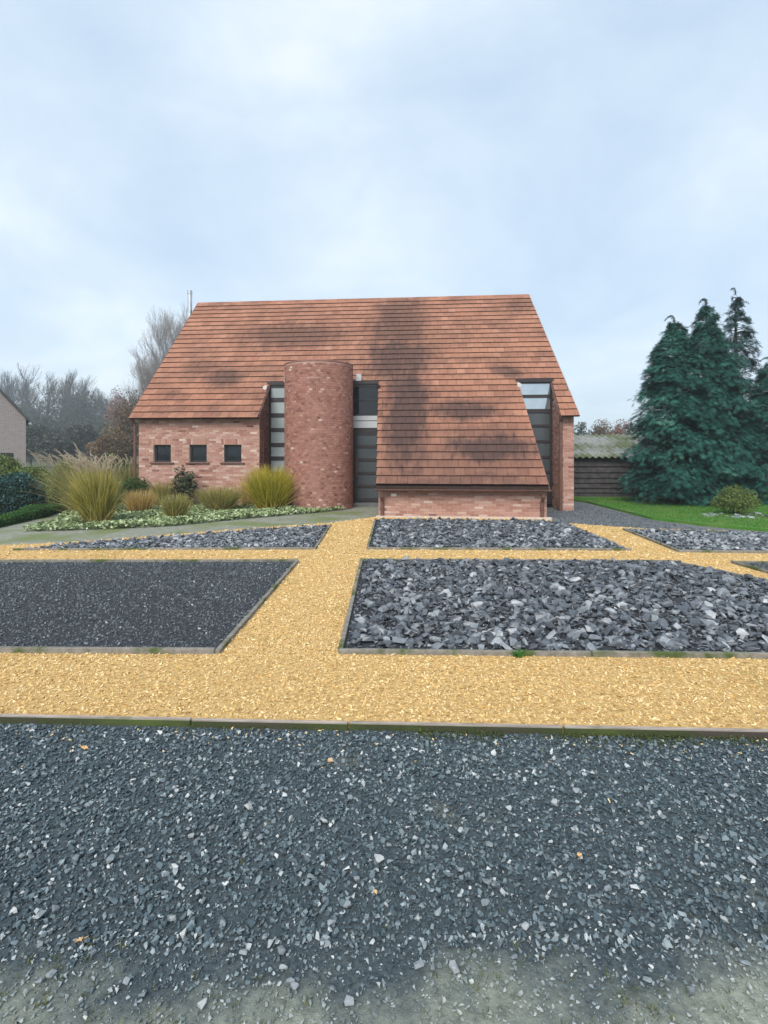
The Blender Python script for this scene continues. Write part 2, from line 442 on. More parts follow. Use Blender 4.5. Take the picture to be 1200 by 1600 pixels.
M_field = ground_mat('field', [(.4, [(.3, (.035, .05, .02)), (.7, (.075, .085, .035))], None)], .95, .6, .05, 4)
M_drive = ground_mat('drive_bed', [(55, [(.3, (.030, .042, .050)), (.7, (.095, .122, .135))], None),
                                   (40, [(.3, (.15, .155, .11)), (.7, (.30, .30, .24))], (2.3, .62, .74))], .95, .8, .02, 45)
dusty(M_drive, 1.46, 1.78, (.28, .305, .25), .95)
M_ypath = ground_mat('yellow_gravel_bed', [(26, [(.28, (.24, .13, .045)), (.5, (.56, .37, .145)), (.72, (.76, .545, .25))], None),
                                  (60, [(.3, (.30, .20, .06)), (.7, (.48, .34, .11))], (1.2, .56, .75))], .95, .9, .02, 55)
M_mosspath = ground_mat('mossy_path', [(8, [(.3, (.16, .17, .13)), (.7, (.27, .275, .23))], None),
                                       (20, [(.3, (.11, .14, .06)), (.7, (.18, .21, .09))], (.9, .46, .62))], .95, .5, .01, 40)
M_greypath = ground_mat('grey_gravel_path', [(30, [(.3, (.07, .078, .083)), (.7, (.20, .213, .22))], None)], .95, .7, .015, 50)
M_soil = ground_mat('bed_soil', [(20, [(.3, (.018, .020, .024)), (.7, (.045, .05, .06))], None)], .95, .6, .02, 30)
M_lawn = ground_mat('lawn', [(9, [(.3, (.045, .15, .018)), (.7, (.09, .24, .035))], None),
                             (14, [(.3, (.09, .15, .03)), (.7, (.17, .23, .06))], (.7, .45, .62))], .95, .8, .03, 60)

sheet('ground', [(-1000, -1000), (1000, -1000), (1000, 1000), (-1000, 1000)], -.12, M_field)
drive = sheet('gravel_drive', [(-14, -9), (14, -9), (14, 2.70), (-14, 3.82)], -.036, M_drive)
sheet('mossy_path', [(-14, 8.7), (-5.2, 9.4), (-1.0, 12.2), (.05, 13.6), (.05, 17.8), (-14, 19)], -.012, M_mosspath)
sheet('grey_gravel_path', [(3.6, 12.4), (5.0, 11.2), (14, 9.8), (14, 21), (3.6, 21)], -.016, M_greypath)
yel_poly = [(-14, 3.80), (14, 2.68), (14, 9.6), (7.86, 11.16), (5.35, 11.88), (4.15, 12.75), (3.95, 13.5), (-.2, 13.95), (-.55, 13.6), (-1.22, 12.75), (-2.8, 11.85), (-4.45, 10.75), (-5.75, 9.9), (-7.2, 9.45), (-14, 8.6)]
ypath = sheet('yellow_gravel_path', yel_poly, 0.0, M_ypath, depth=.1)
lawn = sheet('lawn', [(6.35, 19.6), (6.75, 18.2), (6.62, 13.45), (7.16, 12.25), (7.9, 11.35), (14, 10.6), (22, 14), (22, 24), (6.35, 24)], .05, M_lawn, depth=.15)

# ------------------------------------------------------------------ templates for loose pieces
def rock_template(seed, n=12, flat=1.0, boxy=.5):
    g = np.random.default_rng(seed)
    p = g.normal(size=(n, 3)); p /= np.linalg.norm(p, axis=1)[:, None]
    p = np.sign(p) * np.abs(p) ** (1 - boxy * .6); p /= np.abs(p).max()
    p *= .5 * g.uniform(.8, 1.0, (n, 1)); p[:, 2] *= flat
    bm = bmesh.new()
    for q in p: bm.verts.new(q)
    r = bmesh.ops.convex_hull(bm, input=bm.verts)
    junk = [v for v in bm.verts if not v.link_faces]
    bmesh.ops.delete(bm, geom=junk, context='VERTS')
    bmesh.ops.triangulate(bm, faces=bm.faces); bmesh.ops.recalc_face_normals(bm, faces=bm.faces)
    bm.verts.index_update()
    V = np.array([v.co[:] for v in bm.verts]); F = np.array([[v.index for v in f.verts] for f in bm.faces])
    bm.free()
    return V, F

def template_meshes(name, temps, mat, tones):
    out = []
    for (v, f), t in zip(temps, tones):
        me = np_mesh(name, v, f, None, {'tone': np.full(len(f), t)}); me.materials.append(mat); out.append(me)
    return out

ROCKS = [rock_template(i, 14, 1, .7) for i in range(10)]
CHIPS = [rock_template(50 + i, 8, 1, .5) for i in range(8)]
GRIT = [rock_template(80 + i, 6, 1, .3) for i in range(6)]
SLATES = template_meshes('stone', ROCKS * 2, M_slate, np.clip(np.random.default_rng(3).beta(1.2, 1.7, 20), 0, 1))
STONES = template_meshes('stone', ROCKS, M_stone, np.linspace(0, 1, 10))

def in_frame(X, Y, Z, m=0.0):
    px = 600 + 850 * X / Y; py = 710 - 850 * (Z - 1.6) / Y
    return (px > -m) & (px < 1200 + m) & (py > -m) & (py < 1600 + m)

def inside(poly, x, y):
    c = np.zeros(len(x), bool); n = len(poly)
    for i in range(n):
        x0, y0 = poly[i]; x1, y1 = poly[(i + 1) % n]
        k = ((y0 > y) != (y1 > y))
        with np.errstate(divide='ignore', invalid='ignore'):
            c ^= k & (x < (x1 - x0) * (y - y0) / (y1 - y0 + 1e-12) + x0)
    return c

def scatter(poly, density, jitter=True):
    p = np.array(poly); x0, y0 = p.min(0); x1, y1 = p.max(0)
    n = int((x1 - x0) * (y1 - y0) * density)
    x = rng.uniform(x0, x1, n); y = rng.uniform(y0, y1, n)
    k = inside(poly, x, y)
    return x[k], y[k]

def shrink(poly, d):
    c = np.mean(poly, 0); out = []
    for x, y in poly:
        v = np.array([x, y]) - c; l = np.linalg.norm(v); out.append(tuple(c + v * (l - d) / l))
    return out

# ------------------------------------------------------------------ planting beds framed in timber
def bed(name, label, cat, poly, sides, fill, z=.006, group='timber framed gravel beds', **kw):
    c = np.mean(poly, 0)
    root = empty(name, (c[0], c[1], 0))
    tag(root, label, cat, group)
    loc = [(x - c[0], y - c[1]) for x, y in poly]
    b = MB(); b.prism([(x, y, -.05) for x, y in loc], (0, 0, .05 + z)); b.build('soil', M_soil, root)
    n = len(poly)
    ccw = sum(poly[i][0] * poly[(i + 1) % n][1] - poly[(i + 1) % n][0] * poly[i][1] for i in range(n)) > 0
    for i in sides:
        a = Vector((*loc[i], 0)); e_ = Vector((*loc[(i + 1) % n], 0)); d = (e_ - a); L = d.length; d.normalize()
        nn = Vector((d.y, -d.x, 0)) * (1 if ccw else -1)
        k = max(1, round(L / 2.3))
        for j in range(k):
            p0 = a + d * (L * j / k + (.003 if j else -.035)); p1 = a + d * (L * (j + 1) / k - (.003 if j < k - 1 else 0))
            dz = random.uniform(-.006, .006)
            q = MB(); o0 = nn * random.uniform(.0, .006)
            q.prism([p0 + o0 + Vector((0, 0, -.08)), p1 + o0 + Vector((0, 0, -.08)), p1 + o0 + nn * .042 + Vector((0, 0, -.08)), p0 + o0 + nn * .042 + Vector((0, 0, -.08))], (0, 0, .118 + dz))
            q.build('board', M_timber, root, .004)
    if fill == 'slate':
        dens = kw.get('dens', 150)
        x, y = scatter(shrink(poly, .08), dens)
        n = len(x); big = rng.gamma(4.0, .25, n).clip(.45, 2.0)
        Lx = .080 * big * kw.get('size', 1.0); S = np.stack([Lx, Lx * rng.uniform(.5, .85, n), Lx * rng.uniform(.25, .55, n)], 1)
        lay = rng.uniform(0, 1, n)
        zz = z + .006 + lay * .034
        E = np.stack([rng.normal(0, .36, n), rng.normal(0, .36, n), rng.uniform(0, 6.28, n)], 1)
        P = np.stack([x, y, zz], 1)
        near = np.argsort(np.where(in_frame(x, y, zz), 0, 1e3) + y / np.maximum(Lx, .02) * .01 - lay * .6)
        top = near[:kw.get('single', 300)]; rest = near[kw.get('single', 300):]
        for i in top:
            inst('stone', SLATES[int(rng.integers(0, 20))], root, (P[i, 0] - c[0], P[i, 1] - c[1], P[i, 2]), tuple(E[i]), tuple(S[i]))
        P[:, :2] -= c
        tone = rng.beta(1.2, 1.7, n)
        xf, yf = scatter(shrink(poly, .02), dens * 1.3); m = len(xf); l = rng.uniform(.03, .065, m)
        mass('slate_chips', GRIT, np.stack([xf - c[0], yf - c[1], z + rng.uniform(.005, .02, m)], 1), np.stack([rng.normal(0, .3, m), rng.normal(0, .3, m), rng.uniform(0, 6.3, m)], 1), np.stack([l, l * .7, l * .35], 1), rng.beta(1.4, 2.4, m), M_slate, root)
        if len(rest): mass('slate_rubble', ROCKS, P[rest], E[rest], S[rest], tone[rest], M_slate, root)
    else:
        x, y = scatter(shrink(poly, .01), kw.get('dens', 1650))
        k = in_frame(x, y, 0 * x, 200) | (in_frame(x, y, 0 * x, 700) & (rng.random(len(x)) < .4)); x, y = x[k], y[k]; far_ = ~in_frame(x, y, 0 * x, 200)
        n = len(x); L = rng.gamma(4, .0055, n).clip(.008, .045); L = np.where(far_, L * 1.35, L)
        S = np.stack([L, L * .7, L * .5], 1); E = rng.uniform(0, 6.28, (n, 3)) * (1, .2, 1)
        P = np.stack([x - c[0], y - c[1], z + L * .15], 1)
        tone = np.where(rng.random(n) < .025, 1.0, rng.beta(2, 2, n) * .85)
        mass('fine_gravel', GRIT, P, E, S, tone, M_lava, root)
    return root

bed('slate_bed', 'large slate bed right of the yellow path, filled with coarse broken slate, nearest the drive', 'slate bed',
    [(-.33, 4.40), (5.6, 4.22), (5.6, 4.9), (4.24, 8.05), (-.31, 8.16)], [0, 2, 3, 4], 'slate', dens=300)
bed('slate_bed', 'slate bed directly in front of the low annex wall under the sweeping tiled roof', 'slate bed',
    [(-.25, 9.19), (4.11, 9.07), (4.25, 12.55), (3.90, 13.02), (-.19, 13.30)], [0, 4], 'slate', dens=220)
bed('slate_bed', 'narrow tapering slate bed in front of the ornamental grasses on the left', 'slate bed',
    [(-6.15, 9.10), (-1.19, 9.19), (-1.23, 12.25), (-2.71, 11.53), (-4.31, 10.46), (-5.49, 9.71)], [0, 1], 'slate', dens=300, size=.82)
bed('slate_bed', 'slate bed at the right edge between the yellow path and the lawn', 'slate bed',
    [(4.86, 8.93), (9.5, 8.6), (10.5, 10.2), (7.75, 11.04), (5.10, 11.50)], [0, 3, 4], 'slate', dens=220)
bed('gravel_bed', 'bed of fine dark gravel left of the yellow path, nearest the drive', 'gravel bed',
    [(-9, 4.52), (-1.36, 4.40), (-1.31, 8.07), (-9, 8.0)], [0, 1, 2], 'fine')
bed('gravel_bed', 'dark gravel bed cut off by the right picture edge beside the yellow path', 'gravel bed',
    [(5.35, 4.4), (9, 4.2), (9, 7.8), (5.15, 7.98)], [2, 3], 'fine')

# timber edge between drive and yellow gravel, board after board
te = empty('timber_edging', (0, 3.25, 0))
tag(te, 'long mossy timber edging of end-to-end boards between the dark drive and yellow gravel', 'timber edging')
xs = [-6.9, -4.0, -1.16, -.21, 1.05, 3.3, 6.9]
for i in range(len(xs) - 1):
    f = lambda x: 3.215 - .040 * x + (.006 if i % 2 else 0)
    a, b_ = xs[i] + .004, xs[i + 1] - .004
    q = MB(); q.prism([(a, f(a) - 3.25, -.11), (b_, f(b_) - 3.25, -.11), (b_, f(b_) - 3.25 + .034, -.11), (a, f(a) - 3.25 + .034, -.11)], (0, 0, .115 + random.uniform(-.004, .004)))
    q.build('board', M_timber_moss, te, .005)

# ------------------------------------------------------------------ loose gravel
def view_wedge(y0, y1, m=.75): return [(-(.74 * y0 + m), y0), (.74 * y0 + m, y0), (.74 * y1 + m, y1), (-(.74 * y1 + m), y1)]
x, y = scatter(view_wedge(1.15, 3.32), 8300)
k = (y < 3.19 - .040 * x) & ((y > 1.75) | (rng.random(len(x)) < .42 + .5 * (y - 1.15)))
x, y = x[k], y[k]; n = len(x)
xo, yo = scatter(view_wedge(1.15, 3.32, 2.8), 2400); ko = (yo < 3.19 - .040 * xo) & (np.abs(xo) > .74 * yo + .74) & ((yo > 1.75) | (rng.random(len(xo)) < .5))
nin = n; x = np.concatenate([x, xo[ko]]); y = np.concatenate([y, yo[ko]]); n = len(x)
L = rng.gamma(3.0, .0046, n).clip(.005, .040); L[nin:] *= 1.5; L = np.where(y < 1.8, np.minimum(L * .8, .02), L)
S = np.stack([L, L * rng.uniform(.5, .9, n), L * rng.uniform(.3, .6, n)], 1)
E = np.stack([rng.normal(0, .45, n), rng.normal(0, .45, n), rng.uniform(0, 6.28, n)], 1)
tone = np.where(rng.random(n) < .075, rng.uniform(.82, 1, n), rng.beta(2, 2.2, n) * .84)
tone = np.where((y < 1.85) & (rng.random(n) < .35), rng.uniform(.6, .95, n), tone)
vr = np.where(L < .013, rng.integers(8, 14, n), rng.integers(0, 8, n))
g = mass('gravel', CHIPS + GRIT, np.stack([x, y, -.034 + L * .22], 1), E, S, tone, M_gravel, None, vr)
tag(g, 'blue grey crushed stone gravel spread across the drive', 'gravel')
# the larger stones of the drive, one by one
big = [(388, 1276, .05), (507, 1297, .05), (176, 1360, .05), (592, 1358, .05), (541, 1432, .045), (62, 1450, .045), (395, 1147, .05), (437, 1142, .05), (719, 1376, .045), (866, 1268, .04), (710, 1535, .05), (1175, 1363, .04), (655, 1530, .04), (900, 1250, .04), (440, 1505, .045), (760, 1395, .05)]
sp = [((px - 600) / 850 * 1416.6 / (py - 710), 1416.6 / (py - 710), l) for px, py, l in big]
x, y = scatter(view_wedge(1.25, 3.2, .1), 50)
for a, b_ in list(zip(x, y))[:230]: sp.append((a, b_, random.uniform(.024, .036)))
for a, b_, l in sp:
    if b_ > 3.16 - .04 * a: continue
    inst('stone', random.choice(STONES[3:] if l > .036 else STONES), drive, (a, b_, -.023 + l * .1), (random.uniform(-.25, .25), random.uniform(-.25, .25), random.uniform(0, 6.3)), (l, l * random.uniform(.55, .85), l * random.uniform(.3, .5)))

# yellow chips
bedpolys = [[(-.36, 4.36), (5.7, 4.15), (5.7, 4.9), (4.3, 8.1), (-.36, 8.22)], [(-.3, 9.14), (4.16, 9.02), (4.3, 12.5), (3.9, 13.1), (-.24, 13.36)],
            [(4.7, 8.85), (9.6, 8.5), (10.6, 10.3), (7.75, 11.1), (5.0, 11.6)], [(5.25, 4.3), (9.1, 4.1), (9.1, 7.9), (5.05, 8.06)],
            [(-9, 4.47), (-1.32, 4.35), (-1.26, 8.12), (-9, 8.05)], [(-6.2, 9.05), (-1.14, 9.14), (-1.18, 12.3), (-2.71, 11.58), (-4.31, 10.5), (-5.49, 9.75)]]
def yellow(y0, y1, dens, size, m=.6):
    x, y = scatter(view_wedge(y0, y1, m), dens)
    if m > .6: k = np.abs(x) > .74 * y + .59; x, y = x[k], y[k]
    k = inside(yel_poly, x, y) & (y > 3.27 - .040 * x)
    for p in bedpolys: k &= ~inside(p, x, y)
    x, y = x[k], y[k]; n = len(x)
    L = rng.gamma(5, size / 5, n).clip(size * .45, size * 2)
    S = np.stack([L, L * rng.uniform(.35, .65, n), L * rng.uniform(.25, .45, n)], 1)
    E = np.stack([rng.normal(0, .35, n), rng.normal(0, .35, n), rng.uniform(0, 6.28, n)], 1)
    return np.stack([x, y, L * .12], 1), E, S, rng.beta(2, 1.7, n)
def spilled(n):
    x = rng.uniform(-3.2, 3.2, n); y = 3.19 - .04 * x - rng.gamma(1.2, .09, n); L = rng.uniform(.012, .03, n)
    return np.stack([x, y, np.full(n, -.022)], 1), np.stack([rng.normal(0, .3, n), rng.normal(0, .3, n), rng.uniform(0, 6.3, n)], 1), np.stack([L, L * .5, L * .35], 1), rng.uniform(.3, 1, n)
parts = [spilled(170), yellow(3.2, 8.3, 700, .036, 2.6), yellow(3.2, 4.6, 3600, .021), yellow(4.6, 8.3, 1800, .026), yellow(8.3, 13.8, 420, .04)]
g = mass('yellow_gravel', GRIT, *[np.concatenate([p[i] for p in parts]) for i in range(4)], M_yellow)
tag(g, 'yellow stone chippings covering the cross-shaped path', 'gravel')

x, y = scatter([(3.7, 12.6), (5.0, 11.9), (7.0, 11.5), (6.55, 13.4), (6.6, 17.5), (4.6, 15.3)], 520)
k = ~inside([(3.4, 13.2), (4.35, 13.1), (4.35, 15), (3.4, 15)], x, y); x, y = x[k], y[k]; n = len(x); L = rng.gamma(4, .009, n).clip(.015, .07)
g = mass('grey_gravel', GRIT, np.stack([x, y, -.014 + L * .1], 1), np.stack([rng.normal(0, .3, n), rng.normal(0, .3, n), rng.uniform(0, 6.3, n)], 1), np.stack([L, L * .7, L * .4], 1), rng.beta(2, 2.2, n) * .85, M_lava)
tag(g, 'grey gravel on the path between annex and lawn', 'gravel')

# ------------------------------------------------------------------ brick house
house = empty('brick_house', (HOX, HOY, 0), -HTH)
tag(house, 'red brick house with steep tiled roof sweeping low over an annex and a round tower', 'house')
def to_world(u, v): return HOX + u * HC + v * HS, HOY - u * HS + v * HC
roof_w = lambda v: EAVE + SLOPE * v

UNITBOX = (np.array([(x, y, z) for z in (-.5, .5) for x, y in ((-.5, -.5), (.5, -.5), (.5, .5), (-.5, .5))], float),
           np.array([(3, 2, 1, 0), (4, 5, 6, 7), (0, 1, 5, 4), (1, 2, 6, 5), (2, 3, 7, 6), (3, 0, 4, 7)]))
def box_variants(name, mat, tones, dark_front=None):
    out = []
    for t in tones:
        a = np.full(6, t)
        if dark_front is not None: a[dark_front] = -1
        me = np_mesh(name, *UNITBOX, None, {'tone': a}); me.materials.append(mat); out.append(me)
    return out
tone_b = lambda n: np.clip(rng.normal(.56, .19, n), 0, 1)
BRICKS = box_variants('brick', M_brick, np.clip(np.random.default_rng(5).normal(.56, .2, 24), 0, 1))
BRICKS_RED = box_variants('brick', M_brick_red, np.clip(np.random.default_rng(6).normal(.45, .2, 24), 0, 1))
COURSE, BL, JO = .067, .212, .011
BUDGET = {'brick': 300}

def lay_bricks(part, o, d, W, z0, top, openings=(), single=0, red=False, lead=0.0):
    """bricks on a wall: o = (u,v) start, d = unit direction along it, outward normal is d turned right; top(x) = upper limit"""
    nx, ny = d[1], -d[0]
    rz = math.atan2(d[1], d[0])
    bs = []
    row = 0; z = z0
    while z < 6:
        x = -(BL / 2 if row % 2 else 0) - lead; any_ = False
        while x < W:
            a, b = max(x, 0), min(x + BL, W) ; x += BL
            segs = [(a, b)]
            for (x0, x1, y0, y1) in openings:
                if z + COURSE * .5 > y0 and z + COURSE * .5 < y1:
                    segs = [s for p, q in segs for s in ((p, min(q, x0)), (max(p, x1), q)) if s[1] - s[0] > .03]
            for p, q in segs:
                if q - p < .035 or z + COURSE > top((p + q) / 2): continue
                any_ = True
                bs.append(((p + q) / 2, z + COURSE / 2, q - p - JO, COURSE - JO))
        z += COURSE; row += 1
        if not any_: break
    P, S = [], []
    for xc, zc, l, h in bs:
        k = random.uniform(-.002, .003)
        P.append((o[0] + d[0] * xc + nx * k, o[1] + d[1] * xc + ny * k, zc)); S.append((l, .022, h))
    n = len(P); put(part, np.array(P), np.tile((0, 0, rz), (n, 1)), np.array(S), single, red)

def put(part, P, E, S, single, red=False):
    n = len(P)
    single = min(single, n, BUDGET['brick']); BUDGET['brick'] -= single
    lib = BRICKS_RED if red else BRICKS
    for i in range(single):
        inst('brick', random.choice(lib), part, tuple(P[i]), tuple(E[i]), tuple(S[i]))
    if n > single:
        t = np.clip(rng.normal(.46, .19, n), 0, 1) if red else tone_b(n)
        mass('brickwork', [UNITBOX], P[single:], E[single:], S[single:], t[single:], M_brick_red if red else M_brick, part)

# --- annex front (nearest): core + bricks
AX0, AX1, AV = 7.70, 11.92, -2.05
def wall_core(name, poly, ext, mat=M_mortar):
    b = MB(); b.prism(poly, ext); return b.build(name, mat, house)
afront = wall_core('wall', [(AX0, AV, 0), (AX1, AV, 0), (AX1, AV, .82), (AX0, AV, .82)], (0, .2, 0))
afront['label'] = 'low annex front wall under the long tiled slope'
lay_bricks(afront, (AX0, AV), (1, 0), AX1 - AX0, .02, lambda x: .76, single=240)
sx0, sx1 = 7.42, 11.63                                       # the annex sides run back to the windows
def side_wall(ua, va, ub, vb, inward):
    L = math.hypot(ub - ua, vb - va); d = ((ub - ua) / L, (vb - va) / L)
    p = wall_core('wall', [(ua, va, 0), (ub, vb, 0), (ub, vb, roof_w(vb) - .1), (ua, va, roof_w(va) - .1)], (inward, 0, 0))
    return p, L, d
p, L, d = side_wall(sx0 + .03, .95, AX0, AV + .205, .18)
lay_bricks(p, (sx0 + .03, .95), d, L, .02, lambda x: roof_w(.95 - x * .995) - .12)
p, L, d = side_wall(AX1 , AV + .205, sx1, .95, -.18)
lay_bricks(p, (AX1, AV + .205), d, L, .02, lambda x: roof_w(AV + .205 + x * .995) - .12)

# --- right wing front and its recess side
RW0, RW1 = 12.72, 13.10
p = wall_core('wall', [(RW0, 0, -.02), (RW1, 0, -.02), (RW1, 0, 2.86), (RW0, 0, 2.86)], (0, .25, 0))
lay_bricks(p, (RW0, 0), (1, 0), RW1 - RW0, .0, lambda x: 2.84, single=45)
p = wall_core('wall', [(RW0, .252, -.02), (RW0, 1.0, -.02), (RW0, 1.0, roof_w(1.0) - .1), (RW0, .252, roof_w(.252) - .1)], (.22, 0, 0))
lay_bricks(p, (RW0, 1.0), (0, -1), .998, .0, lambda x: roof_w(1.0 - x) - .12)

# --- left wing front with three small windows
LW0, LW1 = .12, 3.90
wins = [(.59, 1.14), (1.72, 2.27), (2.80, 3.35)]
WZ0, WZ1 = 1.36, 1.89
b = MB(); xe = [LW0] + [q for w in wins for q in w] + [LW1]
for i in range(0, len(xe), 2): b.box(xe[i], xe[i + 1], 0, .25, -.02, 2.88)
for a, c_ in wins: b.box(a, c_, 0, .25, -.02, WZ0); b.box(a, c_, 0, .25, WZ1, 2.88)
lwall = b.build('wall', M_mortar, house)
SOL = .17
op = [(a - LW0, c_ - LW0, WZ0 - .05, WZ1) for a, c_ in wins] + [(a - LW0 - .07, c_ - LW0 + .07, WZ1, WZ1 + SOL + .02) for a, c_ in wins]
lay_bricks(lwall, (LW0, 0), (1, 0), LW1 - LW0, .0, lambda x: 2.86, op, single=0)
P, S = [], []
for a, c_ in wins:
    n = 11; w = (c_ - a + .14) / n
    for i in range(n): P.append((a - .07 + w * (i + .5), -.002, WZ1 + SOL / 2 + .008)); S.append((w - .011, .022, SOL))
put(lwall, np.array(P), np.zeros((len(P), 3)), np.array(S), 33)
for a, c_ in wins:
    b = MB(); t = .055
    b.box(a, a + t, .09, .15, WZ0, WZ1); b.box(c_ - t, c_, .09, .15, WZ0, WZ1); b.box(a + t, c_ - t, .09, .15, WZ0, WZ0 + t); b.box(a + t, c_ - t, .09, .15, WZ1 - t, WZ1)
    wf = b.build('window', M_frame, house, .004)
    b = MB(); b.box(a + t, c_ - t, .12, .13, WZ0 + t, WZ1 - t); b.build('pane', M_glass_dark, wf)
    b = MB(); b.box(a - .10, c_ + .10, -.06, .088, WZ0 - .045, WZ0 - .002); b.build('sill', M_brown, wf, .006)
# recess side of the left wing
p = wall_core('wall', [(LW1, .252, -.02), (LW1, 1.0, -.02), (LW1, 1.0, roof_w(1.0) - .1), (LW1, .252, roof_w(.252) - .1)], (-.22, 0, 0), M_mortar_red)
lay_bricks(p, (LW1, .0), (0, 1), .998, .0, lambda x: roof_w(x) - .12, red=True)

# --- gables, back wall and inner shell
gab = lambda u: [(u, .26, 0), (u, .26, roof_w(.26) - .15), (u, RUN, RIDGE - .12), (u, 2 * RUN - .1, EAVE - .1), (u, 2 * RUN - .1, 0)]
gr = lambda v: 13.05 - .10 * v
for u, ext, dd in ((LW0, .2, 1), (RW1, -.2, -1)):
    p = wall_core('wall', gab(u) if dd > 0 else [(gr(q[1]), q[1], q[2]) for q in gab(u)], (ext, 0, 0))
    if u == LW0: lay_bricks(p, (u, 2 * RUN - .1), (0, -1), 2 * RUN - .36, .0, lambda x: (roof_w(2 * RUN - .1 - x) if 2 * RUN - .1 - x < RUN else roof_w(x + .1)) - .2)
    else: lay_bricks(p, (gr(.26), .26), (-.0995, .99504), 2 * RUN - .36, .0, lambda x: (roof_w(.26 + x) if .26 + x < RUN else roof_w(2 * RUN - .26 - x)) - .2)
wall_core('wall', [(LW0 + .2, 2 * RUN - .3, 0), (11.9, 2 * RUN - .3, 0), (11.9, 2 * RUN - .3, 2.8), (LW0 + .2, 2 * RUN - .3, 2.8)], (0, .2, 0))
b = MB(); b.box(LW0 + .21, RW1 - .21, 1.6, 1.7, 0, 4.2); b.build('partition', M_inside, house)

# --- round tower
TU, TV, TR, TTOP = 5.655, .30, 1.022, 4.27
b = MB(); n = 56
ring = [(TU + TR * math.cos(2 * math.pi * i / n), TV + TR * math.sin(2 * math.pi * i / n), -.02) for i in range(n)]
b.prism(ring, (0, 0, TTOP + .0)); tower = b.build('tower', M_mortar_red, house)
P, E, S = [], [], []
nb = round(2 * math.pi * TR / .112); z = 0; row = 0
while z + COURSE <= TTOP:
    for i in range(nb):
        a = 2 * math.pi * (i + (.5 if row % 2 else 0)) / nb
        if math.sin(a) > .62: continue
        P.append((TU + (TR - .003) * math.cos(a), TV + (TR - .003) * math.sin(a), z + COURSE / 2)); E.append((0, 0, a + math.pi / 2)); S.append((2 * math.pi * TR / nb - JO, .024, COURSE - JO))
    z += COURSE; row += 1
put(tower, np.array(P), np.array(E), np.array(S), 0, True)
b = MB(); ring = [(TU + (TR + .012) * math.cos(2 * math.pi * i / n), TV + (TR + .012) * math.sin(2 * math.pi * i / n), TTOP - .018) for i in range(n)]
b.prism(ring, (0, 0, .05)); b.build('coping', plain('terracotta_coping', (.22, .10, .075), .85), tower, .008)
b = MB(); b.box(TU - .25, TU + .2, TV + .75, TV + 1.0, TTOP + .04, TTOP + .16); b.build('chimney_cap', plain('dark_clay', (.14, .065, .05), .85), tower, .01)
for u in (TU - .93, TU + .84, TU + .55):
    b = MB(); b.tube([(u, TV - .02 if u < TU + .5 or u > TU + .7 else TV + .5, TTOP + .034), (u, TV - .02 if u < TU + .5 or u > TU + .7 else TV + .5, TTOP + .11)], .055, 10); b.build('vent_cap', M_brown, tower)
for u0, u1 in ((4.40, 4.62), (6.70, 6.86)):
    b = MB(); b.box(u0, u1, .94, .97, 3.90, 4.12); b.box(u0, u1, .90, .96, 3.90, 3.925); b.build('flashing', M_lead, house)

# --- glazing in the recesses
WV = 1.0
def glazing(name, u0, u1, rows, mats, z0, z1, fw=.055, label=None, split=None):
    b = MB(); zs = [r for r in rows]
    b.box(u0, u0 + fw * 1.3, WV - .07, WV + .02, z0, z1); b.box(u1 - fw, u1, WV - .07, WV + .02, z0, z1)
    edges = [z0] + [q for r in zs for q in r] + [z1]
    for i in range(0, len(edges), 2):
        if edges[i + 1] - edges[i] > .005: b.box(u0 + fw * 1.3, u1 - fw, WV - .06, WV + .015, edges[i], edges[i + 1])
    o = b.build(name, M_frame, house, .004)
    if label: o['label'] = label
    for k, ((a, c_), m) in enumerate(zip(zs, mats)):
        us = [u0 + fw * 1.3, u1 - fw]
        if split and k >= split[1]: us.insert(1, u0 + split[0])
        for j in range(len(us) - 1):
            q = MB(); g_ = .0 if j == 0 else .03
            q.box(us[j] + g_, us[j + 1], WV - .03, WV - .02, a, c_); q.build('pane', m if not (split and k >= split[1] and j == 0) else M_glass_dark, o)
        if split and k >= split[1]:
            q = MB(); q.box(us[1], us[1] + .03, WV - .05, WV - .02, a, c_); q.build('mullion', M_frame, o)
    return o
sc_ = lambda y: 1.6 - (y - 710) * 17.35 / 850
rows = [(sc_(b_), sc_(a)) for a, b_ in ((606, 622), (628, 646), (652, 669), (674.5, 692), (698, 713), (719, 737), (743, 760), (766, 781))]
rows = [r for r in rows][::-1]
glazing('window', 3.90, 4.75, rows, [M_glass_pale] * 8, .05, 3.82, label='tall narrow window strip left of the tower with pale blinds')
sc_ = lambda y: 1.6 - (y - 710) * 17.15 / 850
tw = glazing('window', 6.55, 7.52, [(sc_(648), sc_(627)), (sc_(625), sc_(605))], [M_glass_dark, M_glass_dark], sc_(650), 3.80, label='transom window above the grey panel and the entrance door')
b = MB(); b.box(6.55, 7.52, WV - .06, WV + .01, sc_(657.5), sc_(650) - .003); b.build('panel', M_panel, house, .003)
b = MB(); b.box(6.55, 7.52, WV - .075, WV + .01, sc_(669), sc_(658.5)); b.build('panel', M_panel, house, .003)
b = MB(); b.box(6.55, 7.52, WV - .05, WV + .015, sc_(675), sc_(669) - .003); b.build('door_lintel', M_frame, house)
rows = [(sc_(b_), sc_(a)) for a, b_ in ((680, 695.5), (700, 716), (720.5, 737), (741, 757), (761.5, 777.5))][::-1]
door = glazing('door', 6.60, 7.55, rows, [M_glass_door] * 5, .12, sc_(675) - .003, .075, 'dark entrance door with five horizontal glass panels beside the tower')
b = MB(); b.box(6.72, 6.745, WV - .13, WV - .105, .9, 1.5); b.box(6.722, 6.743, WV - .105, WV - .065, .95, .97); b.box(6.722, 6.743, WV - .105, WV - .065, 1.43, 1.45); b.build('handle', M_brown, door)
b = MB(); b.box(6.45, 7.46, .62, WV + .02, -.02, .10); b.build('doorstep', plain('bluestone', (.11, .115, .12), .8), house, .01)
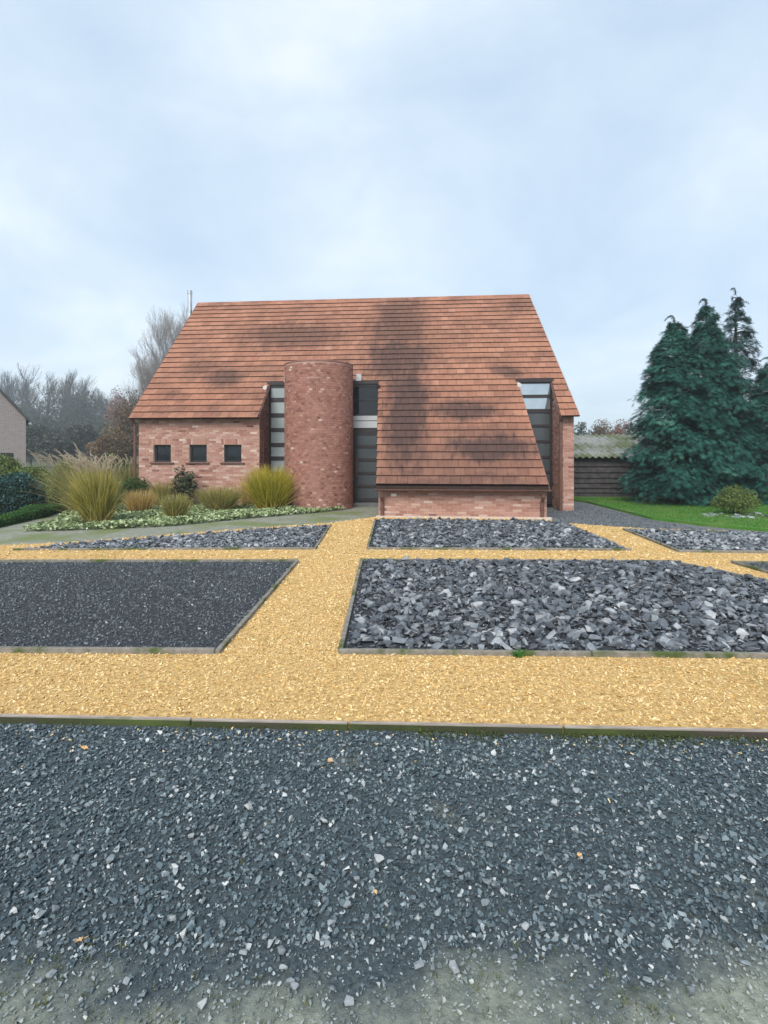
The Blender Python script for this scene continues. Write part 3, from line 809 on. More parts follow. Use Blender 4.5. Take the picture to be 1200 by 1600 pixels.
sc_ = lambda y: 1.6 - (y - 710) * 16.8 / 850
rows = [(sc_(b_), sc_(a)) for a, b_ in ((601, 618), (623, 640), (646, 664), (668, 688), (692, 712), (716, 735), (739, 757))][::-1]
glazing('window', 11.60, 12.69, rows, [M_glass_door, M_glass_door, M_glass_door, M_glass_door, M_glass_door, M_glass_sky, M_glass_sky], .1, 3.80, .06, 'tall window in the recess between annex roof and right wing')
for o in list(house.children):
    pass
for u0, u1 in ((3.86, 4.72), (6.52, 7.40), (11.60, 12.74)):
    b = MB(); b.box(u0, u1, .90, .99, 3.80, 3.90); b.build('fascia', M_frame, house)
# spot lamps under the eaves
for u, m in ((3.86, M_white), (7.42, M_black), (11.68, M_white)):
    b = MB(); b.box(u - .02, u + .02, .80, .90, 3.72, 3.77); b.tube([(u, .80, 3.73), (u, .66, 3.68)], [.045, .065], 10)
    o = b.build('spotlight', m, house)

# --- roof: underlay, tiles, ridge, verge
EV = -.14
roof = MB()
def slab(pts):                                               # pts: (u, v) outline on the roof plane
    w = lambda v: roof_w(v) - .03
    roof.prism([(u, v, w(v)) for u, v in pts], (0, 0, -.07))
lu = lambda v: -.06 - .018 * v                               # left verge
ru = lambda v: 13.17 - .10 * v                               # right verge
al = lambda v: 7.39 + (.98 - v) * .081                       # annex left edge
ar = lambda v: 11.66 + (.98 - v) * .088                      # annex right edge
VC = .98
slab([(lu(VC), VC), (ru(VC), VC), (ru(RUN), RUN), (lu(RUN), RUN)])
slab([(lu(EV), EV), (3.93, EV), (3.93, VC), (lu(VC), VC)])
slab([(12.68, EV), (ru(EV), EV), (ru(VC), VC), (12.68, VC)])
slab([(al(-2.22), -2.22), (ar(-2.22), -2.22), (ar(VC), VC), (al(VC), VC)])
roof.prism([(lu(RUN), RUN, RIDGE - .03), (ru(RUN), RUN, RIDGE - .03), (12.15, 2 * RUN + .15, EAVE - .17), (lu(0), 2 * RUN + .15, EAVE - .17)], (0, 0, -.07))
roof = roof.build('roof', M_deck, house)
TW, GA = .268, .295
ca, sa = math.cos(PITCH), math.sin(PITCH)
tone_t = np.random.default_rng(8).beta(4, 3.6, 24)
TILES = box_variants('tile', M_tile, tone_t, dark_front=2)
P, E, S, Wd = [], [], [], []
TILT = R(5.8)
def add_tile(u0, u1, s):
    """one tile, its lower edge at distance s up the slope from v = 0"""
    ln = .345
    sc2 = s + ln / 2
    v = sc2 * ca; w = EAVE + sc2 * sa
    off = .020
    P.append(((u0 + u1) / 2, v - off * sa, w + off * ca)); E.append((PITCH - TILT, random.uniform(-.004, .004), 0)); S.append((u1 - u0 - .007, ln, .042))
s_top = RUN / ca
rows_n = int((s_top + 2.25 / ca) / GA)
s0 = s_top - rows_n * GA - .02
for r_ in range(rows_n + 1):
    s = s0 + r_ * GA; v = s * ca
    if s + .345 > s_top + .06: continue
    ranges = []
    if v >= VC - .12: ranges.append((lu(v), ru(v)))
    else:
        if v > EV - .12: ranges += [(lu(v), 3.93), (12.68, ru(v))]
        ranges.append((al(v), ar(v)))
    for a, b_ in ranges:
        k0 = a if a > 0 else a; x = a - (TW / 2 if r_ % 2 else 0)
        while x < b_ - .02:
            p, q = max(x, a), min(x + TW, b_)
            if q - p > .03: add_tile(p, q, s + random.uniform(-.004, .004))
            x += TW
P, E, S = np.array(P), np.array(E), np.array(S)
order = np.argsort(P[:, 1]); order = order[np.argsort(np.where(S[order, 0] < .2, 1, 0), kind='stable')]
vis = np.zeros(len(P), bool); vis[order[:300]] = True
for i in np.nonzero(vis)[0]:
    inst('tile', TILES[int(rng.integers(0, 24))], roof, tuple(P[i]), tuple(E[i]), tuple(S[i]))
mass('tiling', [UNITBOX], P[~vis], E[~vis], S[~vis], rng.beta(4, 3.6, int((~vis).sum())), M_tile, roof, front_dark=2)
# back slope, never seen from the front: rows of tile courses
b = MB()
for k in range(23):
    s = k * GA; v = 2 * RUN - s * ca
    b.prism([(0, v + .1, roof_w(2 * RUN - v) + .02), (ru(v) - .03, v + .1, roof_w(2 * RUN - v) + .02), (ru(v) - .03, v - .14, roof_w(2 * RUN - v) + .20), (0, v - .14, roof_w(2 * RUN - v) + .20)], (0, 0, -.025))
me = b.mesh('tile_course'); me.attributes.new('tone', 'FLOAT', 'FACE').data.foreach_set('value', np.full(len(me.polygons), .5, dtype=np.float32)); link('tile_course', me, roof, M_tile)
# ridge tiles
n = 30
for i in range(n):
    a = lu(RUN) + (ru(RUN) - lu(RUN)) * i / n; c_ = lu(RUN) + (ru(RUN) - lu(RUN)) * (i + 1) / n - .006
    q = MB(); q.prism([(a, RUN - .11, RIDGE - .07), (a, RUN - .06, RIDGE + .025), (a, RUN, RIDGE + .045), (a, RUN + .06, RIDGE + .025), (a, RUN + .11, RIDGE - .07)], (c_ - a, 0, 0))
    me = q.mesh('ridge_tile'); me.attributes.new('tone', 'FLOAT', 'FACE').data.foreach_set('value', np.full(len(me.polygons), random.random(), dtype=np.float32))
    link('ridge_tile', me, roof, M_tile)
# verge trim
for f_, sg in ((lu, -1), (ru, 1)):
    q = MB(); q.prism([(f_(EV) + sg * .004, EV, roof_w(EV) - .11), (f_(RUN) + sg * .004, RUN, RIDGE - .11), (f_(RUN) + sg * .004, RUN, RIDGE + .03), (f_(EV) + sg * .004, EV, roof_w(EV) + .035)], (sg * .03, 0, 0)); q.build('verge_trim', M_zinc if sg > 0 else M_brown, roof)
q = MB(); q.prism([(3.934, EV, roof_w(EV) - .10), (3.934, VC, roof_w(VC) - .10), (3.934, VC, roof_w(VC) + .03), (3.934, EV, roof_w(EV) + .03)], (.025, 0, 0)); q.build('verge_trim', M_brown, roof)
q = MB(); q.prism([(12.676, EV, roof_w(EV) - .10), (12.676, VC, roof_w(VC) - .10), (12.676, VC, roof_w(VC) + .0), (12.676, EV, roof_w(EV) + .0)], (-.025, 0, 0)); q.build('verge_trim', M_brown, roof)
q = MB(); q.prism([(ar(-2.22) + .004, -2.22, roof_w(-2.22) - .10), (ar(VC) + .004, VC, roof_w(VC) - .10), (ar(VC) + .004, VC, roof_w(VC) + .0), (ar(-2.22) + .004, -2.22, roof_w(-2.22) + .0)], (.02, 0, 0)); q.build('verge_trim', M_brown, roof)
# gutters and downpipes
def gutter(u0, u1, v, w, r=.045):
    q = MB(); n = 8
    prof = [(v + r * math.cos(math.pi + math.pi * i / n), w + r * math.sin(math.pi + math.pi * i / n)) for i in range(n + 1)]
    prof += [(v + (r - .012) * math.cos(math.pi + math.pi * i / n), w + (r - .012) * math.sin(math.pi + math.pi * i / n) + .002) for i in range(n, -1, -1)]
    q.prism([(u0, a, c_) for a, c_ in prof], (u1 - u0, 0, 0))
    return q.build('gutter', M_brown, house)
gutter(-.07, 3.95, EV - .05, roof_w(EV) - .03)
gutter(al(-2.3) - .03, ar(-2.3) + .04, -2.30, roof_w(-2.25) - .02)
gutter(12.66, 13.19, EV - .05, roof_w(EV) - .03)
def downpipe(u, v0, v, w0, w1, r=.04):
    q = MB(); q.tube([(u, v0, w1), (u, v0, w1 - .06), (u, v, w1 - .2), (u, v, w0 + .0)], r, 10)
    for z in np.linspace(w0 + .25, w1 - .35, max(1, int((w1 - w0) / .9))): q.tube([(u, v, z - .015), (u, v, z + .015)], r + .01, 10)
    return q.build('downpipe', M_brown, house)
downpipe(.03, EV - .05, -.06, -.02, 2.72)
downpipe(12.72, EV - .05, -.06, -.02, 2.72, .052)
downpipe(7.80, -2.28, AV - .055, -.02, .62, .045)
downpipe(11.80, -2.28, AV - .055, -.02, .62, .045)
b = MB(); b.box(LW1 + .005, LW1 + .04, .30, .34, .0, 3.2); b.build('conduit', M_brown, house)
b = MB(); b.box(8.02, 8.16, AV - .022, AV - .012, .53, .60); b.build('number_plate', M_white, house)
b = MB(); b.box(AX0 - .05, AX1 + .1, AV - .16, AV - .012, -.02, .035); b.build('plinth', M_concrete, house, .006)
# flue
q = MB(); q.tube([(-.33, 4.5, 0), (-.33, 4.5, 7.85)], .085, 16); q.tube([(-.33, 4.5, 7.85), (-.33, 4.5, 7.98)], .095, 16)
for z in (1.5, 3.5, 5.5): q.box(-.33, LW0, 4.47, 4.53, z, z + .05)
q.build('flue_pipe', M_zinc, house)

# ------------------------------------------------------------------ vegetation builders
def blades(n, h, spread, r0, wid, seed, droop=.35, hvar=.3, seg=4, lean=(0, 0)):
    """arching grass blades: vertices, quads, tone per blade, position along the blade"""
    g = np.random.default_rng(seed)
    a = g.uniform(0, 2 * np.pi, n); rr = r0 * np.sqrt(g.random(n)); b0 = np.stack([rr * np.cos(a), rr * np.sin(a)], 1)
    a2 = a + g.normal(0, .5, n); out = spread * (rr / max(r0, 1e-3) * .75 + .25) * g.uniform(.35, 1.1, n)
    hh = h * (1 - hvar * g.random(n)) * (1 - .25 * (out / spread) ** 2)
    t = np.linspace(0, 1, seg + 1)
    cx = b0[:, :1] + np.cos(a2)[:, None] * out[:, None] * t ** 1.6 + lean[0] * t ** 2
    cy = b0[:, 1:] + np.sin(a2)[:, None] * out[:, None] * t ** 1.6 + lean[1] * t ** 2
    dr = droop * (out / spread)
    cz = hh[:, None] * (t[None] * (1 + dr[:, None]) - dr[:, None] * t[None] ** 1.7)
    side = g.uniform(0, 2 * np.pi, n); w = wid * g.uniform(.6, 1.3, n)
    wx = np.cos(side)[:, None] * w[:, None] * (1 - t ** 1.5 * .92); wy = np.sin(side)[:, None] * w[:, None] * (1 - t ** 1.5 * .92)
    Lf = np.stack([cx - wx, cy - wy, cz], -1); Rt = np.stack([cx + wx, cy + wy, cz], -1)
    V = np.stack([Lf, Rt], 2).reshape(n, -1, 3)
    q = np.array([[2 * i, 2 * i + 1, 2 * i + 3, 2 * i + 2] for i in range(seg)])
    F = (q[None] + (np.arange(n) * V.shape[1])[:, None, None]).reshape(-1, 4)
    tone = np.repeat(g.random(n), V.shape[1]); al_ = np.tile(np.repeat(t, 2), n)
    return V.reshape(-1, 3), F, tone, al_, np.stack([cx[:, -1], cy[:, -1], cz[:, -1]], 1)

def blade_mat(name, root, mid, tip, var=.75):
    m = bpy.data.materials.new(name); t, b = nodes_of(m)
    a = t.nodes.new('ShaderNodeAttribute'); a.attribute_name = 'along'
    k = t.nodes.new('ShaderNodeAttribute'); k.attribute_name = 'tone'
    r = ramp(t, [(.0, root), (.35, mid), (.75, mid), (1.0, tip)]); t.links.new(a.outputs['Fac'], r.inputs[0])
    kr = ramp(t, [(0, (.25, .27, .22)), (.5, (.95, .95, .9)), (1, (1.75, 1.5, 1.2))]); t.links.new(k.outputs['Fac'], kr.inputs[0])
    c = mixc(t, var, r.outputs[0], kr.outputs[0], 'MULTIPLY')
    t.links.new(c, b.inputs['Base Color']); b.inputs['Roughness'].default_value = .7; b.inputs['Specular IOR Level'].default_value = .2
    tr = t.nodes.new('ShaderNodeBsdfTranslucent'); t.links.new(c, tr.inputs['Color'])
    mx = t.nodes.new('ShaderNodeMixShader'); mx.inputs[0].default_value = .45
    t.links.new(b.outputs[0], mx.inputs[1]); t.links.new(tr.outputs[0], mx.inputs[2]); t.links.new(mx.outputs[0], t.nodes['Material Output'].inputs[0])
    return m

def tuft(label, x, y, n, h, spread, r0, wid, mat, seed, plumes=0, plume_mat=None, droop=.35, hvar=.3, lean=(0, 0), cat='ornamental grass'):
    root = empty('ornamental_grass', (x, y, -.01)); tag(root, label, cat, 'ornamental grasses in the left border')
    V, F, tone, al_, tips = blades(n, h, spread, r0, wid, seed, droop, hvar, lean=lean)
    V2, F2, t2, a2, _ = blades(n // 6, h * .72, spread * 1.75, r0 * 1.1, wid * .8, seed + 500, .95, .5, lean=lean)
    V = np.concatenate([V, V2]); F = np.concatenate([F, F2 + len(tone)]); tone = np.concatenate([tone, t2]); al_ = np.concatenate([al_, np.where(t2 > .5, 1, a2)])
    me = np_mesh('foliage', V, F, {'tone': tone, 'along': al_}); link('foliage', me, root, mat)
    if plumes:
        g = np.random.default_rng(seed + 1)
        order = np.argsort(-tips[:, 2])[:plumes * 6]; pick = g.choice(order, plumes, replace=False)
        for i in pick:
            tp = tips[i]; d = Vector((tp[0], tp[1], 0)); out = d.normalized() if d.length > .05 else Vector((1, 0, 0))
            inst('plume', random.choice(PLUMES), root, (tp[0], tp[1], tp[2] - .08), (random.uniform(-.25, .25), random.uniform(.0, .5), math.atan2(out.y, out.x - (.5 if lean[0] < 0 else 0)) + random.uniform(-.5, .5)), (1.2, 1.2, random.uniform(.6, 1.15)))
    return root

def plume_mesh(seed, mat):
    g = np.random.default_rng(seed); n = 90
    t = g.random(n); L = .42
    bx = .16 * t ** 1.7; bz = L * t * (1 - .15 * t); a = g.uniform(0, 6.28, n); l = .10 * (1 - .6 * t) * g.uniform(.5, 1.1, n)
    ex = bx + np.cos(a) * l * .45 + .04 * t; ey = np.sin(a) * l * .45; ez = bz + l * .75
    sx, sy = -np.sin(a) * .0045, np.cos(a) * .0045
    V = np.stack([np.stack([bx - sx, -sy, bz], 1), np.stack([bx + sx, sy, bz], 1), np.stack([ex, ey, ez], 1)], 1).reshape(-1, 3)
    me = np_mesh('plume', V, np.arange(n * 3).reshape(-1, 3), {'tone': np.repeat(g.random(n), 3), 'along': np.full(n * 3, .5)})
    me.materials.append(mat); return me
M_plume = blade_mat('grass_plume', (.50, .42, .32), (.56, .48, .38), (.60, .52, .42), .35)
PLUMES = [plume_mesh(i, M_plume) for i in range(4)]
M_misc = blade_mat('silver_grass', (.30, .20, .055), (.36, .34, .075), (.52, .46, .22))
M_misc2 = blade_mat('dull_silver_grass', (.22, .19, .07), (.25, .26, .09), (.42, .37, .22))
M_lime = blade_mat('lime_grass', (.26, .17, .04), (.38, .36, .03), (.58, .50, .11))
M_tan = blade_mat('straw_grass', (.24, .21, .08), (.52, .39, .15), (.64, .50, .25))
M_olive = blade_mat('olive_grass', (.24, .18, .07), (.31, .30, .10), (.46, .41, .19))

tuft('tall arching silver grass clump with feathery plumes, largest, at the front left', -6.50, 12.35, 1500, 1.50, .54, .24, .011, M_misc, 1, 46, M_plume, .30, .5, (-.12, 0))
tuft('feathery plumed grass leaning left behind the tall silver grass clump', -7.75, 14.2, 1100, 1.62, .85, .34, .010, M_misc2, 2, 44, M_plume, .4, .4, (-.35, 0))
tuft('brown plumed grass beside the downpipe at the house corner', -8.15, 17.3, 900, 1.5, .55, .3, .011, M_misc2, 3, 24, M_plume, .3, .35)
tuft('straw coloured low grass tuft between the silver grass and the house corner', -6.62, 14.75, 800, .72, .38, .24, .009, M_tan, 4, 0, None, .3)
tuft('small grey green grass tuft in front of the dark leafy shrub', -4.98, 13.0, 750, .74, .36, .16, .009, M_olive, 5, 0, None, .35)
tuft('olive grass clump against the wall under the first small window', -6.45, 16.0, 520, .95, .5, .25, .011, M_olive, 6, 0, None, .35)
tuft('wide yellowing grass clump between the dark shrub and the lime grass', -4.55, 15.1, 950, .82, .62, .34, .010, M_olive, 7, 0, None, .4)
tuft('bright lime yellow upright grass clump in front of the tower base', -3.22, 15.4, 1500, 1.42, .62, .34, .012, M_lime, 8, 0, None, .15, .35)
tuft('short reddish straw grass beside the lime grass below the third window', -3.95, 16.1, 420, .95, .4, .2, .010, M_tan, 9, 0, None, .3)

def leaf_cards(P, size, seed, flat=.0, aspect=1.8):
    """one diamond leaf per point"""
    g = np.random.default_rng(seed); n = len(P)
    M = rot_mats(g.normal(0, .7 if not flat else flat, n) , g.normal(0, .7 if not flat else flat, n), g.uniform(0, 6.28, n))
    L = size * g.uniform(.6, 1.35, n)
    base = np.array([(-.5, 0, 0), (0, -.5 / aspect, .06), (.5, 0, 0), (0, .5 / aspect, .06)])
    V = np.einsum('nij,nvj->nvi', M, base[None] * L[:, None, None]) + P[:, None]
    return V.reshape(-1, 3), np.arange(n * 4).reshape(-1, 4), np.repeat(g.random(n), 4)

def lumpy(seed, n, rx, ry, rz, z0, lumps=14, fill=.35):
    """points near the surface of a lumpy crown"""
    g = np.random.default_rng(seed)
    c = g.normal(size=(lumps, 3)); c /= np.linalg.norm(c, axis=1)[:, None]; c *= g.uniform(.35, .72, (lumps, 1)); r = g.uniform(.28, .5, lumps)
    k = g.integers(0, lumps, n); d = g.normal(size=(n, 3)); d /= np.linalg.norm(d, axis=1)[:, None]
    p = c[k] + d * (r[k] * (1 - fill * g.random(n) ** 2))[:, None]
    return np.stack([p[:, 0] * rx, p[:, 1] * ry, p[:, 2] * rz + z0], 1)

def leaf_mat(name, stops, transl=.3): return toned(name, stops, .65, .3, 8., 0, .004, 0, .3, transl)
M_leaf_dark = leaf_mat('dark_leaf', [(0, (.03, .04, .024)), (.6, (.085, .10, .055)), (1, (.18, .18, .11))])
M_leaf_green = leaf_mat('green_leaf', [(0, (.018, .05, .012)), (.6, (.05, .11, .025)), (1, (.11, .18, .05))])
M_leaf_light = leaf_mat('light_green_leaf', [(0, (.06, .10, .02)), (.6, (.15, .21, .05)), (1, (.28, .34, .11))])
M_leaf_pale = leaf_mat('silver_leaf', [(0, (.08, .13, .045)), (.35, (.24, .33, .14)), (.75, (.44, .52, .28)), (1, (.62, .65, .45))], .2)
M_leaf_box = leaf_mat('box_leaf', [(0, (.02, .07, .012)), (.6, (.05, .15, .025)), (1, (.10, .24, .05))])
M_needle = leaf_mat('conifer_needle', [(0, (.004, .030, .026)), (.4, (.012, .085, .068)), (.75, (.036, .165, .122)), (1, (.10, .27, .19))], .12)
M_needle_blue = leaf_mat('blue_conifer_needle', [(0, (.008, .034, .034)), (.6, (.022, .085, .08)), (1, (.06, .15, .13))], .12)
M_bark = plain('bark', (.07, .06, .05), .95, 0, .4, 12, .1)
M_twig = plain('twig', (.10, .092, .09), .95, 0, .3, 4, .1)
M_twig_brown = plain('brown_twig', (.13, .088, .062), .95, 0, .3, 4, .1)

def stems(b, n, h, r, seed, rad=.012, z0=0.0):
    g = random.Random(seed)
    for i in range(n):
        a = g.uniform(0, 6.28); q = r * g.uniform(.3, 1)
        b.tube([(q * .15 * math.cos(a), q * .15 * math.sin(a), -.03 + z0), (q * .5 * math.cos(a), q * .5 * math.sin(a), h * .5), (q * math.cos(a + .3), q * math.sin(a + .3), h * g.uniform(.8, 1))], [rad, rad * .7, rad * .3], 5)

def shrub(name, label, x, y, rx, ry, h, n, leaf, mat, seed, cat='shrub', lumps=14, stem_n=8, group=None, z=0.0, flat=0.0):
    root = empty(name, (x, y, z)); tag(root, label, cat, group)
    b = MB(); stems(b, stem_n, h * .8, min(rx, ry) * .8, seed); b.build('stems', M_bark, root)
    P_ = lumpy(seed, n, rx / .9, ry / .9, h * .55, h * .5, lumps); P_ = P_[P_[:, 2] > .02]
    V, F, t = leaf_cards(P_, leaf, seed + 1, flat); me = np_mesh('foliage', V, F, {'tone': t}); link('foliage', me, root, mat)
    return root

# dark upright leafy shrub: stems with leaf whorls
shrub('leafy_shrub', 'dark upright leafy shrub between the first and second small window', -5.85, 15.95, .40, .38, 1.3, 1000, .12, M_leaf_dark, 21, lumps=18, stem_n=12)
shrub('green_bush', 'mid green rounded bush left of the house corner downpipe', -8.95, 18.3, .75, .6, 1.62, 5200, .07, M_leaf_green, 22)
shrub('dark_bush', 'low dark bush behind the straw coloured grass tuft', -7.6, 16.6, .7, .6, .95, 4200, .06, M_leaf_green, 24)
shrub('round_bush', 'round light green bush on the stones in front of the conifers', 9.15, 14.15, .56, .5, .74, 6000, .045, M_leaf_light, 23, 'bush', 22, 10, z=.05)

# hedges
def hedge(name, label, pts, wid, h, n, leaf, mat, core, seed, wob=.06):
    c = np.mean(pts, 0); root = empty(name, (c[0], c[1], -.01)); tag(root, label, 'hedge')
    g = np.random.default_rng(seed)
    pts = np.array(pts); segl = np.linalg.norm(np.diff(pts, axis=0), axis=1); cum = np.concatenate([[0], np.cumsum(segl)])
    m = 40; s = np.linspace(0, cum[-1], m)
    ctr = np.stack([np.interp(s, cum, pts[:, 0]), np.interp(s, cum, pts[:, 1])], 1) - c
    tan = np.gradient(ctr, axis=0); tan /= np.linalg.norm(tan, axis=1)[:, None]; nor = np.stack([-tan[:, 1], tan[:, 0]], 1)
    prof = np.array([(-.95, 0), (-1, .45), (-.82, .85), (-.35, 1), (.35, 1), (.82, .85), (1, .45), (.95, 0)])
    wv = 1 + .16 * np.sin(s * 2.1 + 1) + .1 * np.sin(s * 5.3)
    V = np.stack([np.concatenate([ctr + nor * (a * wid / 2 * .86 * wv)[:, None], (np.ones(m) * b_ * h * .88 * wv)[:, None]], 1) for a, b_ in prof], 1)
    F = np.array([[i * 8 + k, i * 8 + k + 1, (i + 1) * 8 + k + 1, (i + 1) * 8 + k] for i in range(m - 1) for k in range(7)] + [[0, 1, 6, 7], [1, 2, 5, 6], [2, 3, 4, 5]] + [[(m - 1) * 8 + q for q in (7, 6, 1, 0)], [(m - 1) * 8 + q for q in (6, 5, 2, 1)], [(m - 1) * 8 + q for q in (5, 4, 3, 2)]])
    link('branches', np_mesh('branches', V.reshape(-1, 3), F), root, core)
    i = g.uniform(0, m - 1.001, n); i0 = i.astype(int); fr = (i - i0)[:, None]
    k = g.uniform(0, 7, n); k0 = np.minimum(k.astype(int), 6); kf = (k - k0)[:, None]
    Q = lambda a, b_: V[a, b_]
    p = (Q(i0, k0) * (1 - kf) + Q(i0, k0 + 1) * kf) * (1 - fr) + (Q(i0 + 1, k0) * (1 - kf) + Q(i0 + 1, k0 + 1) * kf) * fr
    cc = np.concatenate([ctr[i0], np.full((n, 1), h * .4)], 1); d = p - cc
    en = g.random(n) < .09; ei = np.where(g.random(n) < .5, 0, m - 1); q_ = V[ei, k0] * (1 - kf) + V[ei, k0 + 1] * kf; c_e = np.concatenate([ctr[ei], np.full((n, 1), h * .4)], 1)
    sg_ = np.where(ei == 0, -1, 1)[:, None] * np.concatenate([tan[ei], np.zeros((n, 1))], 1)
    pe = c_e + (q_ - c_e) * np.sqrt(g.random(n))[:, None] + sg_ * (.03 + wob * g.random(n))[:, None] * wid
    p = np.where(en[:, None], pe, cc + d * (1 + g.normal(.08, wob, n))[:, None])
    V2, F2, t = leaf_cards(p, leaf, seed + 1); link('foliage', np_mesh('foliage', V2, F2, {'tone': t}), root, mat)
    return root
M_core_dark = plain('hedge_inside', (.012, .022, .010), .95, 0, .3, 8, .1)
hedge('box_hedge', 'low clipped box hedge along the left edge of the mossy path', [(-12.5, 10.4), (-8.6, 11.9), (-8.85, 13.4), (-9.3, 15.8)], .5, .27, 26000, .035, M_leaf_box, M_core_dark, 31, .05)
hedge('conifer_hedge', 'dark blue green conifer hedge at the left picture edge', [(-13.5, 13.6), (-10.6, 14.6), (-9.6, 15.0)], 1.2, .92, 22000, .07, M_needle_blue, M_core_dark, 32, .12)
hedge('leafy_hedge', 'light green topped leafy hedge between the dark conifer hedge and the tall grasses', [(-12.6, 17.6), (-10.8, 17.4), (-9.9, 17.2)], 1.1, 1.22, 20000, .075, M_leaf_light, M_core_dark, 33, .12)

# silver ground cover
gc_poly = [(-7.5, 11.25), (-5.6, 11.75), (-4.6, 12.25), (-3.6, 13.4), (-2.1, 14.7), (-1.15, 15.7), (-1.15, 16.2), (-2.2, 16.2), (-3.75, 16.25), (-7.55, 16.55), (-8.5, 14.6), (-7.6, 12.4)]
x, y = scatter(gc_poly, 850); n = len(x)
nz = np.sin(x * 3.1 + 1) * np.cos(y * 2.7) * .5 + .5
V, F, t = leaf_cards(np.stack([x, y, .02 + (.05 + .09 * nz) * rng.random(n)], 1), .085, 41, .55, 1.4)
o = link('ground_cover', np_mesh('ground_cover', V, F, {'tone': t}), None, M_leaf_pale)
tag(o, 'silvery pale green ground cover in front of the house wall', 'ground cover', None, 'stuff')

# conifers
def conifer(label, x, y, h, r, seed, nb, mat, droop=.35, top=.12, low=.05, power=.75, tips=(), sparse=False):
    root = empty('conifer', (x, y, 0)); tag(root, label, 'conifer', 'tall conifers behind the lawn')
    g = np.random.default_rng(seed)
    b = MB(); b.tube([(0, 0, -.05), (.02, 0, h * .5), (0, .03, h * .97)], [h * .022, h * .014, .015], 8); b.build('trunk', M_bark, root)
    Vs, Fs, Ts = [], [], []; base = 0; bb = MB()
    nf = 76 if not sparse else 64
    for i in range(nb):
        q = (i + g.random()) / nb; z = h * (low + (1 - low - .01) * (1 - (1 - q) ** .75) if False else low + (1 - low - .01) * q) + g.normal(0, .06)
        z = min(z, h * .985); rel = 1 - z / h
        R0 = r * (1 - (1 - rel) ** power) ** .82 * (.8 + .2 * min(1, z / (h * .12))) + .05
        R0 *= g.uniform(.66, 1.2); bt_ = g.normal(0, .13)
        a = g.uniform(0, 6.28); da = np.array([np.cos(a), np.sin(a)])
        L = R0
        bb.tube([(0, 0, z), (da[0] * L * .5, da[1] * L * .5, z + L * .10), (da[0] * L * .92, da[1] * L * .92, z - L * .02)], [.018, .012, .004], 4, False)
        # fronds along the outer part of the bough, flattened, tips hanging
        t = np.sqrt(g.uniform(.12 if sparse else .25, 1.0, nf)); sd = g.normal(0, .035 + .21 * min(L, 1.2), nf) * (1.15 - .5 * t)
        px = da[0] * L * t - da[1] * sd; py = da[1] * L * t + da[0] * sd
        pz = z + L * (.18 * np.sin(t * 2.6)) - droop * .42 * t ** 3 * L - np.abs(sd) * .35 + g.normal(0, .05, nf)
        fl = g.uniform(.12, .30, nf) * min(1, .38 + .8 * L) * (1.0 if not sparse else .9)
        ang = a + sd * 2.2 + g.normal(0, .35, nf); el = -.25 - droop * t + g.normal(0, .28, nf)
        dx_, dy_, dz_ = np.cos(ang) * np.cos(el), np.sin(ang) * np.cos(el), np.sin(el)
        D = np.stack([dx_, dy_, dz_], 1); C0 = np.stack([px, py, pz], 1)
        sdv = np.stack([-np.sin(ang), np.cos(ang), g.normal(0, .35, nf)], 1)
        w = fl * .074
        # each frond: centre spike and two side spikes
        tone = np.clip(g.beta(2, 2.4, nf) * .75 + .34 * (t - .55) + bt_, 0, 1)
        for k, (f0, ml, sp_) in enumerate(((0, 1.0, 0), (.15, .72, .55), (.15, .72, -.55), (.45, .5, .5), (.45, .5, -.5))):
            d2 = D + sdv * sp_; d2 /= np.linalg.norm(d2, axis=1)[:, None]
            p0 = C0 + D * (fl * f0)[:, None]; p2 = p0 + d2 * (fl * ml)[:, None]; pm = (p0 * .55 + p2 * .45)
            ww = (sdv - d2 * sp_ * .5) * (w * (.9 if k else 1))[:, None]
            vv = np.stack([p0, pm - ww * .55, p2, pm + ww * .55], 1)
            Vs.append(vv.reshape(-1, 3)); Fs.append(np.arange(nf * 4).reshape(-1, 4) + base); base += nf * 4; Ts.append(np.repeat(tone, 4))
    # thin drooping leaders at the top and loose tips round the upper outline
    for i in range(22):
        a = g.uniform(0, 6.28); z0 = h * ((1.02, .985)[i] if i < 2 else g.uniform(.66, .97)); rr = 0 if i < 2 else r * (1 - (z0 / h) ** power) ** .82 * .9
        m_ = 26; tt = np.linspace(0, 1, m_); Lw = (.40, .28)[i] if i < 2 else .34
        C0 = np.stack([np.cos(a) * (rr + Lw * .75 * tt ** 1.8), np.sin(a) * (rr + Lw * .75 * tt ** 1.8), z0 - .12 + Lw * (1.35 * tt - 1.1 * tt ** 2.6)], 1)
        bb.tube([tuple(q) for q in C0[::5]], [.010, .008, .006, .004, .003, .002][:len(C0[::5])], 4, False)
        for k in range(5 if i < 2 else 2):
            el = g.uniform(-1.1, -.1, m_); an = a + g.normal(0, 1.0, m_); l_ = g.uniform(.07, .15, m_) * (1.2 - .5 * tt)
            D = np.stack([np.cos(an) * np.cos(el), np.sin(an) * np.cos(el), np.sin(el)], 1); sv = np.stack([-np.sin(an), np.cos(an), 0 * an], 1) * .009
            p2 = C0 + D * l_[:, None]; pm = C0 * .5 + p2 * .5
            Vs.append(np.stack([C0, pm - sv, p2, pm + sv], 1).reshape(-1, 3)); Fs.append(np.arange(m_ * 4).reshape(-1, 4) + base); base += m_ * 4; Ts.append(np.repeat(g.random(m_) * .7, 4))
    bb.build('branches', M_bark, root)
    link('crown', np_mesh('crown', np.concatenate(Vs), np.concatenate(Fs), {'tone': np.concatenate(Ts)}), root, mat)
    return root
conifer('broad dense dark conifer nearest the barn, left of its row', 9.25, 17.3, 5.85, 1.38, 51, 330, M_needle, .45, power=2.0)
